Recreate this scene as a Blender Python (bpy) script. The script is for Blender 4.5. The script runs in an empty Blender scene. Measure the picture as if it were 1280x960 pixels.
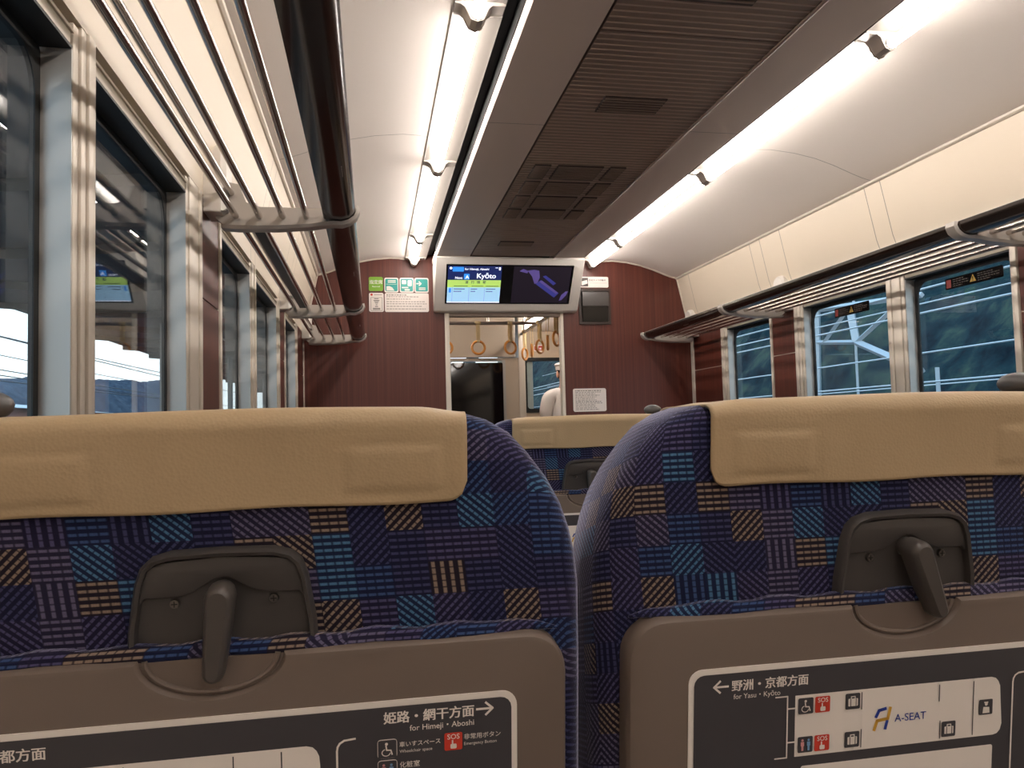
import bpy, bmesh, math, random
from mathutils import Vector, Matrix, Euler
random.seed(7)
D = bpy.data
SC = bpy.context.scene
COL = SC.collection
EYE = 1.09          # eye height above the car floor; everything below is measured from eye level and raised at the end
PI = math.pi

# ------------------------------------------------------------------ camera
vp = (465.0, 536.0); slope = -0.026; F = 960.0
ay = Vector((vp[0]-640, vp[1]-480, F))
dh = Vector((1, slope, 0))
ax = ay - dh*((ay.dot(ay))/(ay.dot(dh)))
if ax.x < 0: ax = -ax
ay.normalize(); ax.normalize()
az = ax.cross(ay)
if az.y > 0: az = -az
Mw = Matrix((ax, ay, az))                       # image axes (right, down, forward) -> world
right = Mw @ Vector((1, 0, 0)); down = Mw @ Vector((0, 1, 0)); fwd = Mw @ Vector((0, 0, 1))
cam_d = D.cameras.new('camera'); cam = D.objects.new('camera', cam_d); COL.objects.link(cam)
R = Matrix((right, -down, -fwd)).transposed()
cam.matrix_world = Matrix.Translation((0, 0, EYE)) @ R.to_4x4()
cam_d.sensor_width = 36.0; cam_d.lens = F/1280*36.0; cam_d.clip_start = 0.02; cam_d.clip_end = 500
SC.camera = cam

# ------------------------------------------------------------------ light and exposure
SC.view_settings.view_transform = 'Standard'; SC.view_settings.look = 'None'
SC.view_settings.gamma = 1.0; SC.view_settings.use_curve_mapping = False
SC.view_settings.exposure = 0.32
TUBE = 33.0          # strength of the ceiling tubes
SKY = 2.0            # strength of the dusk sky
w = D.worlds.new('dusk_sky'); SC.world = w; w.use_nodes = True
nt = w.node_tree; nt.nodes.clear()
out = nt.nodes.new('ShaderNodeOutputWorld'); bg = nt.nodes.new('ShaderNodeBackground')
tc = nt.nodes.new('ShaderNodeTexCoord'); sx = nt.nodes.new('ShaderNodeSeparateXYZ'); rp = nt.nodes.new('ShaderNodeValToRGB')
rp.color_ramp.elements[0].position = 0.0; rp.color_ramp.elements[0].color = (0.86, 0.95, 1.0, 1)
rp.color_ramp.elements[1].position = 0.6; rp.color_ramp.elements[1].color = (0.34, 0.56, 0.85, 1)
nt.links.new(tc.outputs['Generated'], sx.inputs[0]); nt.links.new(sx.outputs['Z'], rp.inputs[0])
nt.links.new(rp.outputs[0], bg.inputs[0]); bg.inputs[1].default_value = SKY
nt.links.new(bg.outputs[0], out.inputs[0])
SC.cycles.use_denoising = True
SC.cycles.max_bounces = 10; SC.cycles.diffuse_bounces = 5; SC.cycles.glossy_bounces = 4
SC.cycles.transmission_bounces = 8; SC.cycles.transparent_max_bounces = 12
SC.cycles.caustics_reflective = False; SC.cycles.caustics_refractive = False
SC.cycles.sample_clamp_indirect = 6.0

# ------------------------------------------------------------------ materials
def lin(c):
    r = []
    for v in c:
        v /= 255.0
        r.append(v/12.92 if v <= 0.04045 else ((v+0.055)/1.055)**2.4)
    return (r[0], r[1], r[2], 1)

class N:
    """a small node-tree writer"""
    def __init__(s, name):
        s.m = D.materials.new(name); s.m.use_nodes = True
        s.t = s.m.node_tree; s.b = s.t.nodes['Principled BSDF']; s.o = s.t.nodes['Material Output']
    def n(s, typ, **kw):
        x = s.t.nodes.new(typ)
        for k, v in kw.items(): setattr(x, k, v)
        return x
    def set(s, sock, v):
        if isinstance(v, bpy.types.NodeSocket): s.t.links.new(v, sock)
        else: sock.default_value = v
    def math(s, op, a, b=None, c=None):
        x = s.n('ShaderNodeMath', operation=op); s.set(x.inputs[0], a)
        if b is not None: s.set(x.inputs[1], b)
        if c is not None: s.set(x.inputs[2], c)
        return x.outputs[0]
    def mix(s, f, a, b):
        x = s.n('ShaderNodeMix', data_type='RGBA'); s.set(x.inputs[0], f); s.set(x.inputs[6], a); s.set(x.inputs[7], b)
        return x.outputs[2]
    def xyz(s):
        t = s.n('ShaderNodeTexCoord'); x = s.n('ShaderNodeSeparateXYZ'); s.t.links.new(t.outputs['Object'], x.inputs[0])
        return x.outputs
    def coord(s, sc=(1, 1, 1)):
        t = s.n('ShaderNodeTexCoord'); x = s.n('ShaderNodeMapping'); s.t.links.new(t.outputs['Object'], x.inputs[0])
        x.inputs['Scale'].default_value = sc
        return x.outputs[0]
    def noise(s, vec, scale, detail=2.0, rough=0.5):
        x = s.n('ShaderNodeTexNoise'); s.t.links.new(vec, x.inputs['Vector'])
        x.inputs['Scale'].default_value = scale; x.inputs['Detail'].default_value = detail; x.inputs['Roughness'].default_value = rough
        return x.outputs['Fac']
    def bump(s, h, strength=0.3, dist=0.001):
        x = s.n('ShaderNodeBump'); x.inputs['Strength'].default_value = strength; x.inputs['Distance'].default_value = dist
        s.t.links.new(h, x.inputs['Height']); s.t.links.new(x.outputs[0], s.b.inputs['Normal'])
    def ramp(s, f, stops, const=False):
        x = s.n('ShaderNodeValToRGB'); r = x.color_ramp
        if const: r.interpolation = 'CONSTANT'
        while len(r.elements) < len(stops): r.elements.new(0.5)
        for e, (p, c) in zip(r.elements, stops): e.position = p; e.color = c
        s.t.links.new(f, x.inputs[0]); return x.outputs[0]

def plain(name, rgb, rough=0.5, metal=0.0, spec=0.5, coat=0.0, bump=None, vary=0.0):
    k = N(name); c = lin(rgb)
    k.b.inputs['Roughness'].default_value = rough; k.b.inputs['Metallic'].default_value = metal
    k.b.inputs['Specular IOR Level'].default_value = spec; k.b.inputs['Coat Weight'].default_value = coat
    if vary:
        f = k.noise(k.coord(), 6.0, 3)
        d = tuple(max(0, v*(1-vary)) for v in c[:3]) + (1,)
        k.set(k.b.inputs['Base Color'], k.mix(f, d, c))
    else:
        k.b.inputs['Base Color'].default_value = c
    if bump: k.bump(k.noise(k.coord(), bump[0], 2), bump[1], bump[2])
    return k.m

def glow(name, rgb, strength, rough=0.3):
    k = N(name); c = lin(rgb)
    k.b.inputs['Base Color'].default_value = c; k.b.inputs['Roughness'].default_value = rough
    k.b.inputs['Emission Color'].default_value = c; k.b.inputs['Emission Strength'].default_value = strength
    return k.m

def glass(name, tint=(0.93, 0.96, 0.95), ior=1.5):
    k = N(name)
    tr = k.n('ShaderNodeBsdfTransparent'); tr.inputs[0].default_value = tint + (1,)
    gl = k.n('ShaderNodeBsdfGlossy'); gl.inputs['Roughness'].default_value = 0.01
    ge = k.n('ShaderNodeNewGeometry'); dt = k.n('ShaderNodeVectorMath', operation='DOT_PRODUCT')
    k.t.links.new(ge.outputs['Incoming'], dt.inputs[0]); k.t.links.new(ge.outputs['Normal'], dt.inputs[1])
    c = k.math('SUBTRACT', 1.0, k.math('ABSOLUTE', dt.outputs['Value']))
    fr = k.math('ADD', 0.04, k.math('MULTIPLY', 0.9, k.math('POWER', c, 5.0)))     # the same on both faces of the pane
    mx = k.n('ShaderNodeMixShader')
    k.t.links.new(fr, mx.inputs[0]); k.t.links.new(tr.outputs[0], mx.inputs[1]); k.t.links.new(gl.outputs[0], mx.inputs[2])
    k.t.links.new(mx.outputs[0], k.o.inputs['Surface'])
    return k.m

def wood(name, axis='x'):
    k = N(name); co = k.coord((260, 260, 0.8) if axis == 'x' else (1.5, 1.5, 60))
    f = k.noise(co, 1.0, 3, 0.6)
    co2 = k.coord((50, 50, 0.4)); g = k.noise(co2, 1.0, 2)
    f2 = k.math('ADD', k.math('MULTIPLY', f, 0.6), k.math('MULTIPLY', g, 0.4))
    c = k.ramp(f2, [(0.35, lin((70, 30, 22))), (0.5, lin((88, 40, 30))), (0.68, lin((104, 52, 40)))])
    k.set(k.b.inputs['Base Color'], c); k.b.inputs['Roughness'].default_value = 0.42
    k.bump(f, 0.08, 0.0005)
    return k.m

def panel_mat(name, rgb, seams, axis=1, rough=0.4, width=0.002):
    """painted panel with thin dark joint lines across the car"""
    k = N(name); c = lin(rgb); o = k.xyz()[axis]
    f = None
    for y in seams:
        d = k.math('LESS_THAN', k.math('ABSOLUTE', k.math('SUBTRACT', o, y)), width)
        f = d if f is None else k.math('MAXIMUM', f, d)
    n = k.noise(k.coord(), 1.5, 2)
    base = k.mix(n, tuple(v*0.96 for v in c[:3]) + (1,), c)
    dark = tuple(v*0.35 for v in c[:3]) + (1,)
    k.set(k.b.inputs['Base Color'], k.mix(f, base, dark) if f is not None else base)
    k.b.inputs['Roughness'].default_value = rough
    return k.m

def moquette():
    k = N('moquette'); o = k.xyz()
    u = k.math('DIVIDE', k.math('SUBTRACT', o[0], o[1]), 0.0262); v = k.math('DIVIDE', k.math('ADD', o[2], k.math('MULTIPLY', o[1], 0.3)), 0.0232)
    cu = k.math('FLOOR', u); cv = k.math('FLOOR', v); fu = k.math('FRACT', u); fv = k.math('FRACT', v)
    cc = k.n('ShaderNodeCombineXYZ'); k.set(cc.inputs[0], cu); k.set(cc.inputs[1], cv)
    wn = k.n('ShaderNodeTexWhiteNoise', noise_dimensions='3D'); k.t.links.new(cc.outputs[0], wn.inputs[0])
    c2 = k.n('ShaderNodeCombineXYZ'); k.set(c2.inputs[0], cu); k.set(c2.inputs[1], cv); c2.inputs[2].default_value = 5.7
    wn2 = k.n('ShaderNodeTexWhiteNoise', noise_dimensions='3D'); k.t.links.new(c2.outputs[0], wn2.inputs[0])
    r1 = wn.outputs['Value']; r2 = wn2.outputs['Value']
    s = k.math('ADD', fu, fv); d = k.math('SUBTRACT', fu, fv)
    tH, pH = k.math('MULTIPLY', fv, 5.0), k.math('MULTIPLY', fu, 4.0)
    tA, pA = k.math('MULTIPLY', s, 4.0), k.math('MULTIPLY', d, 4.0)
    tB, pB = pA, tA
    def sel(a, b, c, e):
        x = k.math('GREATER_THAN', r1, 0.42); y = k.math('GREATER_THAN', r1, 0.66); z = k.math('GREATER_THAN', r1, 0.95)
        def lerp(f, p, q): return k.math('ADD', k.math('MULTIPLY', p, k.math('SUBTRACT', 1.0, f)), k.math('MULTIPLY', q, f))
        return lerp(z, lerp(y, lerp(x, a, b), c), e)
    t = k.math('FRACT', sel(tH, tA, k.math('MULTIPLY', d, 4.0), pH)); p = k.math('FRACT', sel(pH, pA, k.math('MULTIPLY', s, 4.0), tH))
    tri = k.math('ABSOLUTE', k.math('SUBTRACT', t, 0.5)); trp = k.math('ABSOLUTE', k.math('SUBTRACT', p, 0.5))
    stripe = k.n('ShaderNodeMapRange', interpolation_type='SMOOTHSTEP'); k.set(stripe.inputs[0], tri); stripe.inputs[1].default_value = 0.28; stripe.inputs[2].default_value = 0.12
    dash = k.n('ShaderNodeMapRange', interpolation_type='SMOOTHSTEP'); k.set(dash.inputs[0], trp); dash.inputs[1].default_value = 0.48; dash.inputs[2].default_value = 0.30
    dash.inputs[3].default_value = 0.2
    f = k.math('MULTIPLY', stripe.outputs[0], dash.outputs[0])
    fine = k.noise(k.coord((1, 1, 1)), 900.0, 2)
    f = k.math('MULTIPLY', f, k.math('ADD', 0.55, k.math('MULTIPLY', fine, 0.75)))
    col = k.ramp(r2, [(0.0, lin((62, 64, 100))), (0.30, lin((58, 80, 122))), (0.46, lin((100, 95, 122))), (0.64, lin((76, 116, 150))), (0.74, lin((80, 76, 112))), (0.86, lin((140, 122, 108)))], True)
    back = k.ramp(r2, [(0.0, lin((23, 24, 48))), (0.30, lin((22, 27, 54))), (0.46, lin((36, 33, 54))), (0.64, lin((24, 34, 62))), (0.74, lin((29, 27, 50))), (0.86, lin((32, 26, 36)))], True)
    k.set(k.b.inputs['Base Color'], k.mix(f, back, col))
    k.b.inputs['Roughness'].default_value = 0.9; k.b.inputs['Specular IOR Level'].default_value = 0.15
    k.b.inputs['Sheen Weight'].default_value = 0.7; k.b.inputs['Sheen Roughness'].default_value = 0.35
    k.b.inputs['Sheen Tint'].default_value = (0.75, 0.75, 1.0, 1)
    k.bump(k.math('ADD', k.math('MULTIPLY', f, 0.6), fine), 0.5, 0.0006)
    return k.m

def leather():
    k = N('tan_vinyl'); vo = k.n('ShaderNodeTexVoronoi'); k.t.links.new(k.coord(), vo.inputs['Vector']); vo.inputs['Scale'].default_value = 420
    n = k.noise(k.coord(), 14, 3)
    k.set(k.b.inputs['Base Color'], k.mix(n, lin((172, 149, 116)), lin((182, 159, 125))))
    k.b.inputs['Roughness'].default_value = 0.5; k.b.inputs['Specular IOR Level'].default_value = 0.35
    k.bump(vo.outputs['Distance'], 0.25, 0.0008)
    return k.m

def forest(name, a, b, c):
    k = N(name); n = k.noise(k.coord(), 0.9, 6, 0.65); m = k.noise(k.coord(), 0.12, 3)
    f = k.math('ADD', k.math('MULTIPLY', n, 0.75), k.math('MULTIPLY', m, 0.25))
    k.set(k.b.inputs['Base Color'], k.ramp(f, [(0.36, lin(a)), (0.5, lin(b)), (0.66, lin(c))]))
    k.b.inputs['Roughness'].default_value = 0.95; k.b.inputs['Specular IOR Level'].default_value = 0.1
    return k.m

M = {}
M['fabric'] = moquette()
M['vinyl'] = leather()
M['vinyl_side'] = plain('grey_vinyl', (120, 116, 140), 0.7)
M['dark_plastic'] = plain('dark_grey_plastic', (66, 62, 60), 0.42, bump=(700, 0.12, 0.0004))
M['lever'] = plain('lever_plastic', (76, 71, 68), 0.35)
M['tray'] = plain('brown_grey_plastic', (110, 97, 88), 0.5, bump=(800, 0.15, 0.0004))
M['black'] = plain('black', (14, 13, 13), 0.6)
M['rubber'] = plain('black_rubber', (20, 22, 24), 0.55)
M['metal'] = plain('brushed_metal', (190, 182, 176), 0.28, 1.0)
M['chrome'] = plain('chrome', (200, 192, 186), 0.14, 1.0)
M['screw'] = plain('screw_metal', (120, 115, 110), 0.3, 1.0)
M['silver'] = plain('silver_frame', (190, 188, 184), 0.42, 0.35)
M['post'] = plain('cream_aluminium', (214, 204, 190), 0.42, 0.15)
M['blind'] = plain('blind_bar', (206, 196, 178), 0.4, 0.1)
M['white_paint'] = plain('white_plastic', (226, 220, 212), 0.4)
M['bracket'] = plain('rack_bracket', (188, 180, 172), 0.35, 0.2)
M['gloss_brown'] = plain('gloss_brown', (36, 26, 21), 0.16, 0.0, 0.5, 0.15)
M['brown'] = plain('dark_brown', (52, 40, 36), 0.4)
M['wood'] = wood('end_wall_wood', 'x')
M['ceil'] = panel_mat('ceiling_panel', (240, 231, 224), [-1.2, 0.9, 3.04], 1, 0.35)
M['ceil_mid'] = panel_mat('middle_ceiling_panel', (212, 196, 187), [0.7, 2.76, 4.8], 1, 0.45)
M['louver'] = plain('louver_grey', (136, 118, 108), 0.45, 0.2)
M['louver_rib'] = plain('louver_rib', (172, 152, 141), 0.4, 0.2)
M['louver_dark'] = plain('grille_dark', (60, 50, 46), 0.6)
M['upper'] = panel_mat('cream_wall_panel', (226, 212, 192), [0.85, 1.1, 3.0, 3.11, 3.86, 4.08, 4.2, 5.1], 1, 0.42, 0.0022)
M['band'] = plain('white_wall_band', (226, 216, 204), 0.42)
M['floor'] = plain('grey_floor', (92, 86, 84), 0.6, vary=0.2)
M['reflector'] = plain('white_reflector', (100, 95, 90), 0.28)
M['tube'] = glow('lit_tube', (255, 246, 238), TUBE)
M['glass'] = glass('window_glass')
M['door_glass'] = plain('dark_door_glass', (9, 10, 14), 0.06, 0.0, 0.6)
M['beige'] = plain('beige_wall', (196, 180, 160), 0.5)
M['sign_white'] = plain('sign_white', (238, 228, 222), 0.3)
M['sign_green'] = plain('sign_green', (122, 172, 48), 0.35)
M['sign_teal'] = plain('sign_teal', (28, 150, 142), 0.3)
M['sign_ink'] = plain('sign_ink', (70, 62, 60), 0.6)
M['sign_grey'] = plain('sign_grey', (150, 138, 132), 0.6)
M['sign_red'] = plain('sign_red', (204, 52, 40), 0.5)
M['sticker_red'] = plain('sticker_red', (136, 44, 42), 0.5)
M['sticker_yellow'] = plain('sticker_yellow', (170, 140, 62), 0.5)
M['sign_yellow'] = plain('sign_yellow', (222, 182, 60), 0.5)
M['map_dark'] = plain('map_dark', (66, 64, 68), 0.45)
M['map_white'] = plain('map_white', (240, 232, 224), 0.45)
M['map_red'] = plain('map_red', (206, 62, 44), 0.45)
M['map_blue'] = plain('map_blue', (40, 62, 150), 0.45)
M['map_gold'] = plain('map_gold', (206, 160, 60), 0.45)
M['map_pink'] = plain('map_pink', (214, 150, 150), 0.5)
M['map_sky'] = plain('map_sky', (120, 160, 200), 0.5)
M['ring'] = plain('amber_ring', (228, 156, 76), 0.3, 0.0, 0.5, 0.3)
M['strap'] = plain('cream_strap', (222, 200, 150), 0.6)
M['skin'] = plain('skin', (222, 172, 144), 0.55)
M['shirt'] = plain('white_shirt', (240, 234, 228), 0.8, bump=(60, 0.25, 0.004))
M['trousers'] = plain('navy_trousers', (30, 32, 44), 0.85)
M['cap'] = plain('white_cap', (240, 236, 230), 0.6)
M['mask'] = plain('white_mask', (236, 238, 240), 0.7)
M['hair'] = plain('dark_hair', (34, 28, 26), 0.6)
M['forest'] = forest('hillside_trees', (12, 26, 34), (30, 54, 60), (72, 90, 76))
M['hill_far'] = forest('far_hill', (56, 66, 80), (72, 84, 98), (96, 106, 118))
M['gantry'] = plain('pale_steel', (196, 204, 208), 0.5, 0.2)
M['wire'] = plain('wire_steel', (225, 228, 228), 0.4, 0.3)
M['wire_dark'] = plain('wire_dark', (60, 66, 74), 0.5)
M['roofing'] = plain('canopy_grey', (62, 64, 66), 0.7)
M['rust'] = plain('rust_cladding', (176, 120, 108), 0.8)
M['ballast'] = plain('track_ballast', (92, 94, 98), 0.9, vary=0.4)
M['concrete'] = plain('concrete', (150, 150, 148), 0.85)
M['scr_navy'] = glow('screen_navy', (28, 40, 92), 0.55)
M['scr_sky'] = glow('screen_pale_blue', (160, 204, 240), 0.62)
M['scr_green'] = glow('screen_green', (176, 214, 108), 0.6)
M['scr_white'] = glow('screen_white', (236, 240, 255), 1.0)
M['scr_blue'] = glow('screen_blue', (52, 132, 220), 0.8)
M['scr_ink'] = glow('screen_ink', (40, 56, 70), 0.3)
M['scr_dark'] = glow('screen_dark', (30, 24, 34), 0.5)
M['scr_purple'] = glow('screen_purple', (96, 82, 150), 0.35)
M['scr_violet'] = glow('screen_violet', (58, 60, 140), 0.4)
M['scr_black'] = plain('screen_black', (10, 9, 11), 0.12)

# ------------------------------------------------------------------ mesh helpers
ORG = {}
def org(o): return ORG.get(o.name, Vector((0, 0, 0))) if o else Vector((0, 0, 0))

def obj(name, bm, mats, parent=None, smooth=True, angle=0.6):
    if not isinstance(mats, (list, tuple)): mats = [mats]
    off = org(parent)
    for v in bm.verts: v.co -= off
    bmesh.ops.recalc_face_normals(bm, faces=bm.faces[:]) if len(bm.faces) < 60000 and not bm.faces.layers.int.get('keep') else None
    if smooth:
        for f in bm.faces: f.smooth = True
        for e in bm.edges:
            if len(e.link_faces) == 2 and e.calc_face_angle(0) > angle: e.smooth = False
    me = D.meshes.new(name); bm.to_mesh(me); bm.free()
    for m in mats: me.materials.append(M[m])
    o = D.objects.new(name, me); COL.objects.link(o)
    if parent: o.parent = parent; ORG[o.name] = off.copy()
    return o

def tag(o, label=None, cat=None, group=None, kind=None):
    if label: o['label'] = label
    if cat: o['category'] = cat
    if group: o['group'] = group
    if kind: o['kind'] = kind
    return o

def thing(name, label, cat, loc, group=None):
    o = D.objects.new(name, None); COL.objects.link(o); o.location = loc; o.empty_display_size = 0.1
    ORG[o.name] = Vector(loc)
    return tag(o, label, cat, group)

def solid(name, bm, mats, label, cat, group=None):
    """a thing that is one mesh: its origin goes to the middle of its base"""
    xs = [v.co.x for v in bm.verts]; ys = [v.co.y for v in bm.verts]; zs = [v.co.z for v in bm.verts]
    c = Vector(((min(xs)+max(xs))/2, (min(ys)+max(ys))/2, min(zs)))
    for v in bm.verts: v.co -= c
    o = obj(name, bm, mats); o.location = c; ORG[o.name] = c
    return tag(o, label, cat, group)

def struct(name, bm, mats, parent=None, **kw):
    o = obj(name, bm, mats, parent, **kw)
    if not parent: o['kind'] = 'structure'
    return o

def B(): return bmesh.new()

def box(bm, x0, x1, y0, y1, z0, z1, mi=0, bev=0.0, seg=2):
    vs = [bm.verts.new((x, y, z)) for x in (min(x0, x1), max(x0, x1)) for y in (min(y0, y1), max(y0, y1)) for z in (min(z0, z1), max(z0, z1))]
    fs = []
    for q in ((0, 1, 3, 2), (4, 6, 7, 5), (0, 4, 5, 1), (2, 3, 7, 6), (0, 2, 6, 4), (1, 5, 7, 3)):
        f = bm.faces.new([vs[i] for i in q]); f.material_index = mi; fs.append(f)
    if bev:
        es = list({e for f in fs for e in f.edges})
        r = bmesh.ops.bevel(bm, geom=es, offset=bev, segments=seg, affect='EDGES', profile=0.5)
        for f in r['faces']: f.material_index = mi
    return vs

def prism(bm, pts, axis, a, b, mi=0, fn=None):
    """closed polygon (2-D) extruded from a to b along axis: 'x' takes (y,z), 'y' takes (x,z), 'z' takes (x,y)"""
    def P(p, t): return {'x': (t, p[0], p[1]), 'y': (p[0], t, p[1]), 'z': (p[0], p[1], t)}[axis]
    A = [bm.verts.new(P(p, a)) for p in pts]; Bv = [bm.verts.new(P(p, b)) for p in pts]
    n = len(pts); fs = [bm.faces.new(A), bm.faces.new(Bv[::-1])]
    for i in range(n): fs.append(bm.faces.new((A[i], Bv[i], Bv[(i+1) % n], A[(i+1) % n])))
    for f in fs: f.material_index = mi
    return fs

def tube(bm, pts, r, n=10, mi=0, caps=True, closed=False, sx_=1.0):
    pts = [Vector(p) for p in pts]; rings = []; m = len(pts)
    rr = r if isinstance(r, (list, tuple)) else [r]*m
    up = None
    for i, p in enumerate(pts):
        if closed: t = pts[(i+1) % m]-pts[i-1]
        else: t = pts[min(i+1, m-1)]-pts[max(i-1, 0)]
        t.normalize()
        if up is None:
            up = Vector((0, 0, 1)) if abs(t.z) < 0.9 else Vector((0, 1, 0))
        s = t.cross(up)
        if s.length < 1e-5: s = t.cross(Vector((1, 0, 0)))
        s.normalize(); u2 = s.cross(t); up = u2
        rings.append([bm.verts.new(p+(s*math.cos(2*PI*j/n)*sx_+u2*math.sin(2*PI*j/n))*rr[i]) for j in range(n)])
    for i in range(m if closed else m-1):
        a, b = rings[i], rings[(i+1) % m]
        for j in range(n):
            f = bm.faces.new((a[j], a[(j+1) % n], b[(j+1) % n], b[j])); f.material_index = mi
    if caps and not closed:
        for q in (rings[0][::-1], rings[-1]):
            f = bm.faces.new(q); f.material_index = mi
    return rings

def rrect(x0, x1, z0, z1, r, n=5):
    """rounded rectangle outline, r may be a 4-list (bl, br, tr, tl)"""
    rs = r if isinstance(r, (list, tuple)) else [r]*4
    pts = []
    for (cx, cz, a0, q) in ((x0+rs[0], z0+rs[0], PI, rs[0]), (x1-rs[1], z0+rs[1], 1.5*PI, rs[1]), (x1-rs[2], z1-rs[2], 0, rs[2]), (x0+rs[3], z1-rs[3], 0.5*PI, rs[3])):
        for i in range(n+1):
            a = a0+0.5*PI*i/n; pts.append((cx+q*math.cos(a), cz+q*math.sin(a)))
    return pts

def offset_poly(pts, d):
    """inset a closed counter-clockwise polygon by d"""
    n = len(pts); o = []
    for i in range(n):
        p0 = Vector(pts[i-1]); p1 = Vector(pts[i]); p2 = Vector(pts[(i+1) % n])
        a = (p1-p0); b = (p2-p1)
        if a.length < 1e-7: a = b
        if b.length < 1e-7: b = a
        na = Vector((-a.y, a.x)).normalized(); nb = Vector((-b.y, b.x)).normalized()
        nn = na+nb
        if nn.length < 1e-6: nn = na
        nn.normalize(); k = max(0.5, nn.dot(na))
        o.append(tuple(p1+nn*(d/k)))
    return o

def loft(bm, outlines, axis_vals, mi=0, cap0=True, cap1=True, place=None):
    """outlines: list of same-length (x,z) polygons at depths y"""
    rings = [[bm.verts.new((p[0], y, p[1])) for p in pl] for pl, y in zip(outlines, axis_vals)]
    n = len(rings[0]); fs = []
    for a, b in zip(rings, rings[1:]):
        for j in range(n): fs.append(bm.faces.new((a[j], a[(j+1) % n], b[(j+1) % n], b[j])))
    if cap0: fs.append(bm.faces.new(rings[0][::-1]))
    if cap1: fs.append(bm.faces.new(rings[-1]))
    for f in fs: f.material_index = mi
    return rings

def slab(bm, pts, y0, y1, mi=0, bev=0.0):
    """rounded plate seen from -y: outline (x,z), front face at y0"""
    if bev: loft(bm, [offset_poly(pts, bev), offset_poly(pts, bev*0.3), pts, pts], [y0, y0+bev*0.3, y0+bev, y1], mi)
    else: loft(bm, [pts, pts], [y0, y1], mi)

def quad(bm, pts, mi=0):
    f = bm.faces.new([bm.verts.new(p) for p in pts]); f.material_index = mi; return f

def ball(bm, c, r, mi=0, nu=16, nv=10):
    r = r if isinstance(r, (tuple, list, Vector)) else (r, r, r)
    res = bmesh.ops.create_uvsphere(bm, u_segments=nu, v_segments=nv, radius=1.0)
    for v in res['verts']: v.co = Vector((c[0]+v.co.x*r[0], c[1]+v.co.y*r[1], c[2]+v.co.z*r[2]))
    for f in {f for v in res['verts'] for f in v.link_faces}: f.material_index = mi

_tcache = {}
def text(bm, s, x, z, size, y, mi=0, align='LEFT', bold=0.0, squeeze=1.0):
    """flat lettering on a plate facing -y: baseline at (x, z)"""
    key = (s, bold)
    if key not in _tcache:
        cu = D.curves.new('lettering', 'FONT'); cu.body = s; cu.size = 1.0; cu.resolution_u = 3; cu.offset = bold; cu.fill_mode = 'FRONT'
        o = D.objects.new('lettering', cu); COL.objects.link(o)
        dg = bpy.context.evaluated_depsgraph_get(); dg.update()
        me = D.meshes.new_from_object(o.evaluated_get(dg))
        _tcache[key] = ([v.co.copy() for v in me.vertices], [tuple(p.vertices) for p in me.polygons])
        D.objects.remove(o); D.curves.remove(cu); D.meshes.remove(me)
    vs, fs = _tcache[key]
    if not vs: return 0
    x0 = min(v.x for v in vs); x1 = max(v.x for v in vs); wd = (x1-x0)*size*squeeze
    dx = {'LEFT': 0, 'CENTER': -wd/2, 'RIGHT': -wd}[align]
    V = [bm.verts.new((x+dx+(v.x-x0)*size*squeeze, y, z+v.y*size)) for v in vs]
    for f in fs:
        try: q = bm.faces.new([V[i] for i in f]); q.material_index = mi
        except ValueError: pass
    return wd

def flat(bm, pts, y, mi=0):
    """flat polygon on a plate facing -y"""
    f = bm.faces.new([bm.verts.new((p[0], y, p[1])) for p in pts]); f.material_index = mi

def frect(bm, x0, x1, z0, z1, y, mi=0, r=0.0):
    flat(bm, rrect(x0, x1, z0, z1, r, 4) if r else [(x0, z0), (x1, z0), (x1, z1), (x0, z1)], y, mi)

def fdisc(bm, cx, cz, r, y, mi=0, n=14, rz=None):
    flat(bm, [(cx+r*math.cos(2*PI*i/n), cz+(rz or r)*math.sin(2*PI*i/n)) for i in range(n)], y, mi)

def fline(bm, pts, wd, y, mi=0):
    for (a, b) in zip(pts, pts[1:]):
        a = Vector(a); b = Vector(b); t = (b-a); t.normalize(); s = Vector((-t.y, t.x))*wd/2; e = t*wd*0.3
        flat(bm, [tuple(a-s-e), tuple(b-s+e), tuple(b+s+e), tuple(a+s-e)], y, mi)

def copy_tree(o, parent=None):
    c = o.copy(); COL.objects.link(c)
    if parent: c.parent = parent
    for ch in [q for q in D.objects if q.parent == o]: copy_tree(ch, c)
    return c

# ------------------------------------------------------------------ the car body
CX = 0.938; HW = 1.378; Y0, Y1 = -5.6, 5.30; FL = -EYE
def wx(s, d): return CX + s*(HW + d)            # x at a depth d outside the wall surface; s = -1 left, +1 right
def mx(s, x): return x if s < 0 else 2*CX - x   # mirror of a left-hand x

bm = B(); box(bm, wx(-1, .1), wx(1, .1), Y0, 9.0, FL-0.06, FL); struct('floor', bm, 'floor')

WINS = [(0.62, 1.25), (1.335, 1.98), (2.42, 2.99), (3.11, 3.80), (4.16, 4.71)]
POSTS = [(0.52, 0.62), (1.25, 1.335), (1.98, 2.14), (2.39, 2.42), (2.99, 3.11), (3.80, 3.89), (4.135, 4.16), (4.71, 4.80), (5.25, 5.30)]
WOODS = [(0.27, 0.52), (2.14, 2.39), (3.89, 4.135), (4.80, 5.25)]
ZS, ZT = -0.38, 0.597

def xbox(bm, s, d0, d1, *a, **k): return box(bm, wx(s, d0), wx(s, d1), *a, **k)

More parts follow.
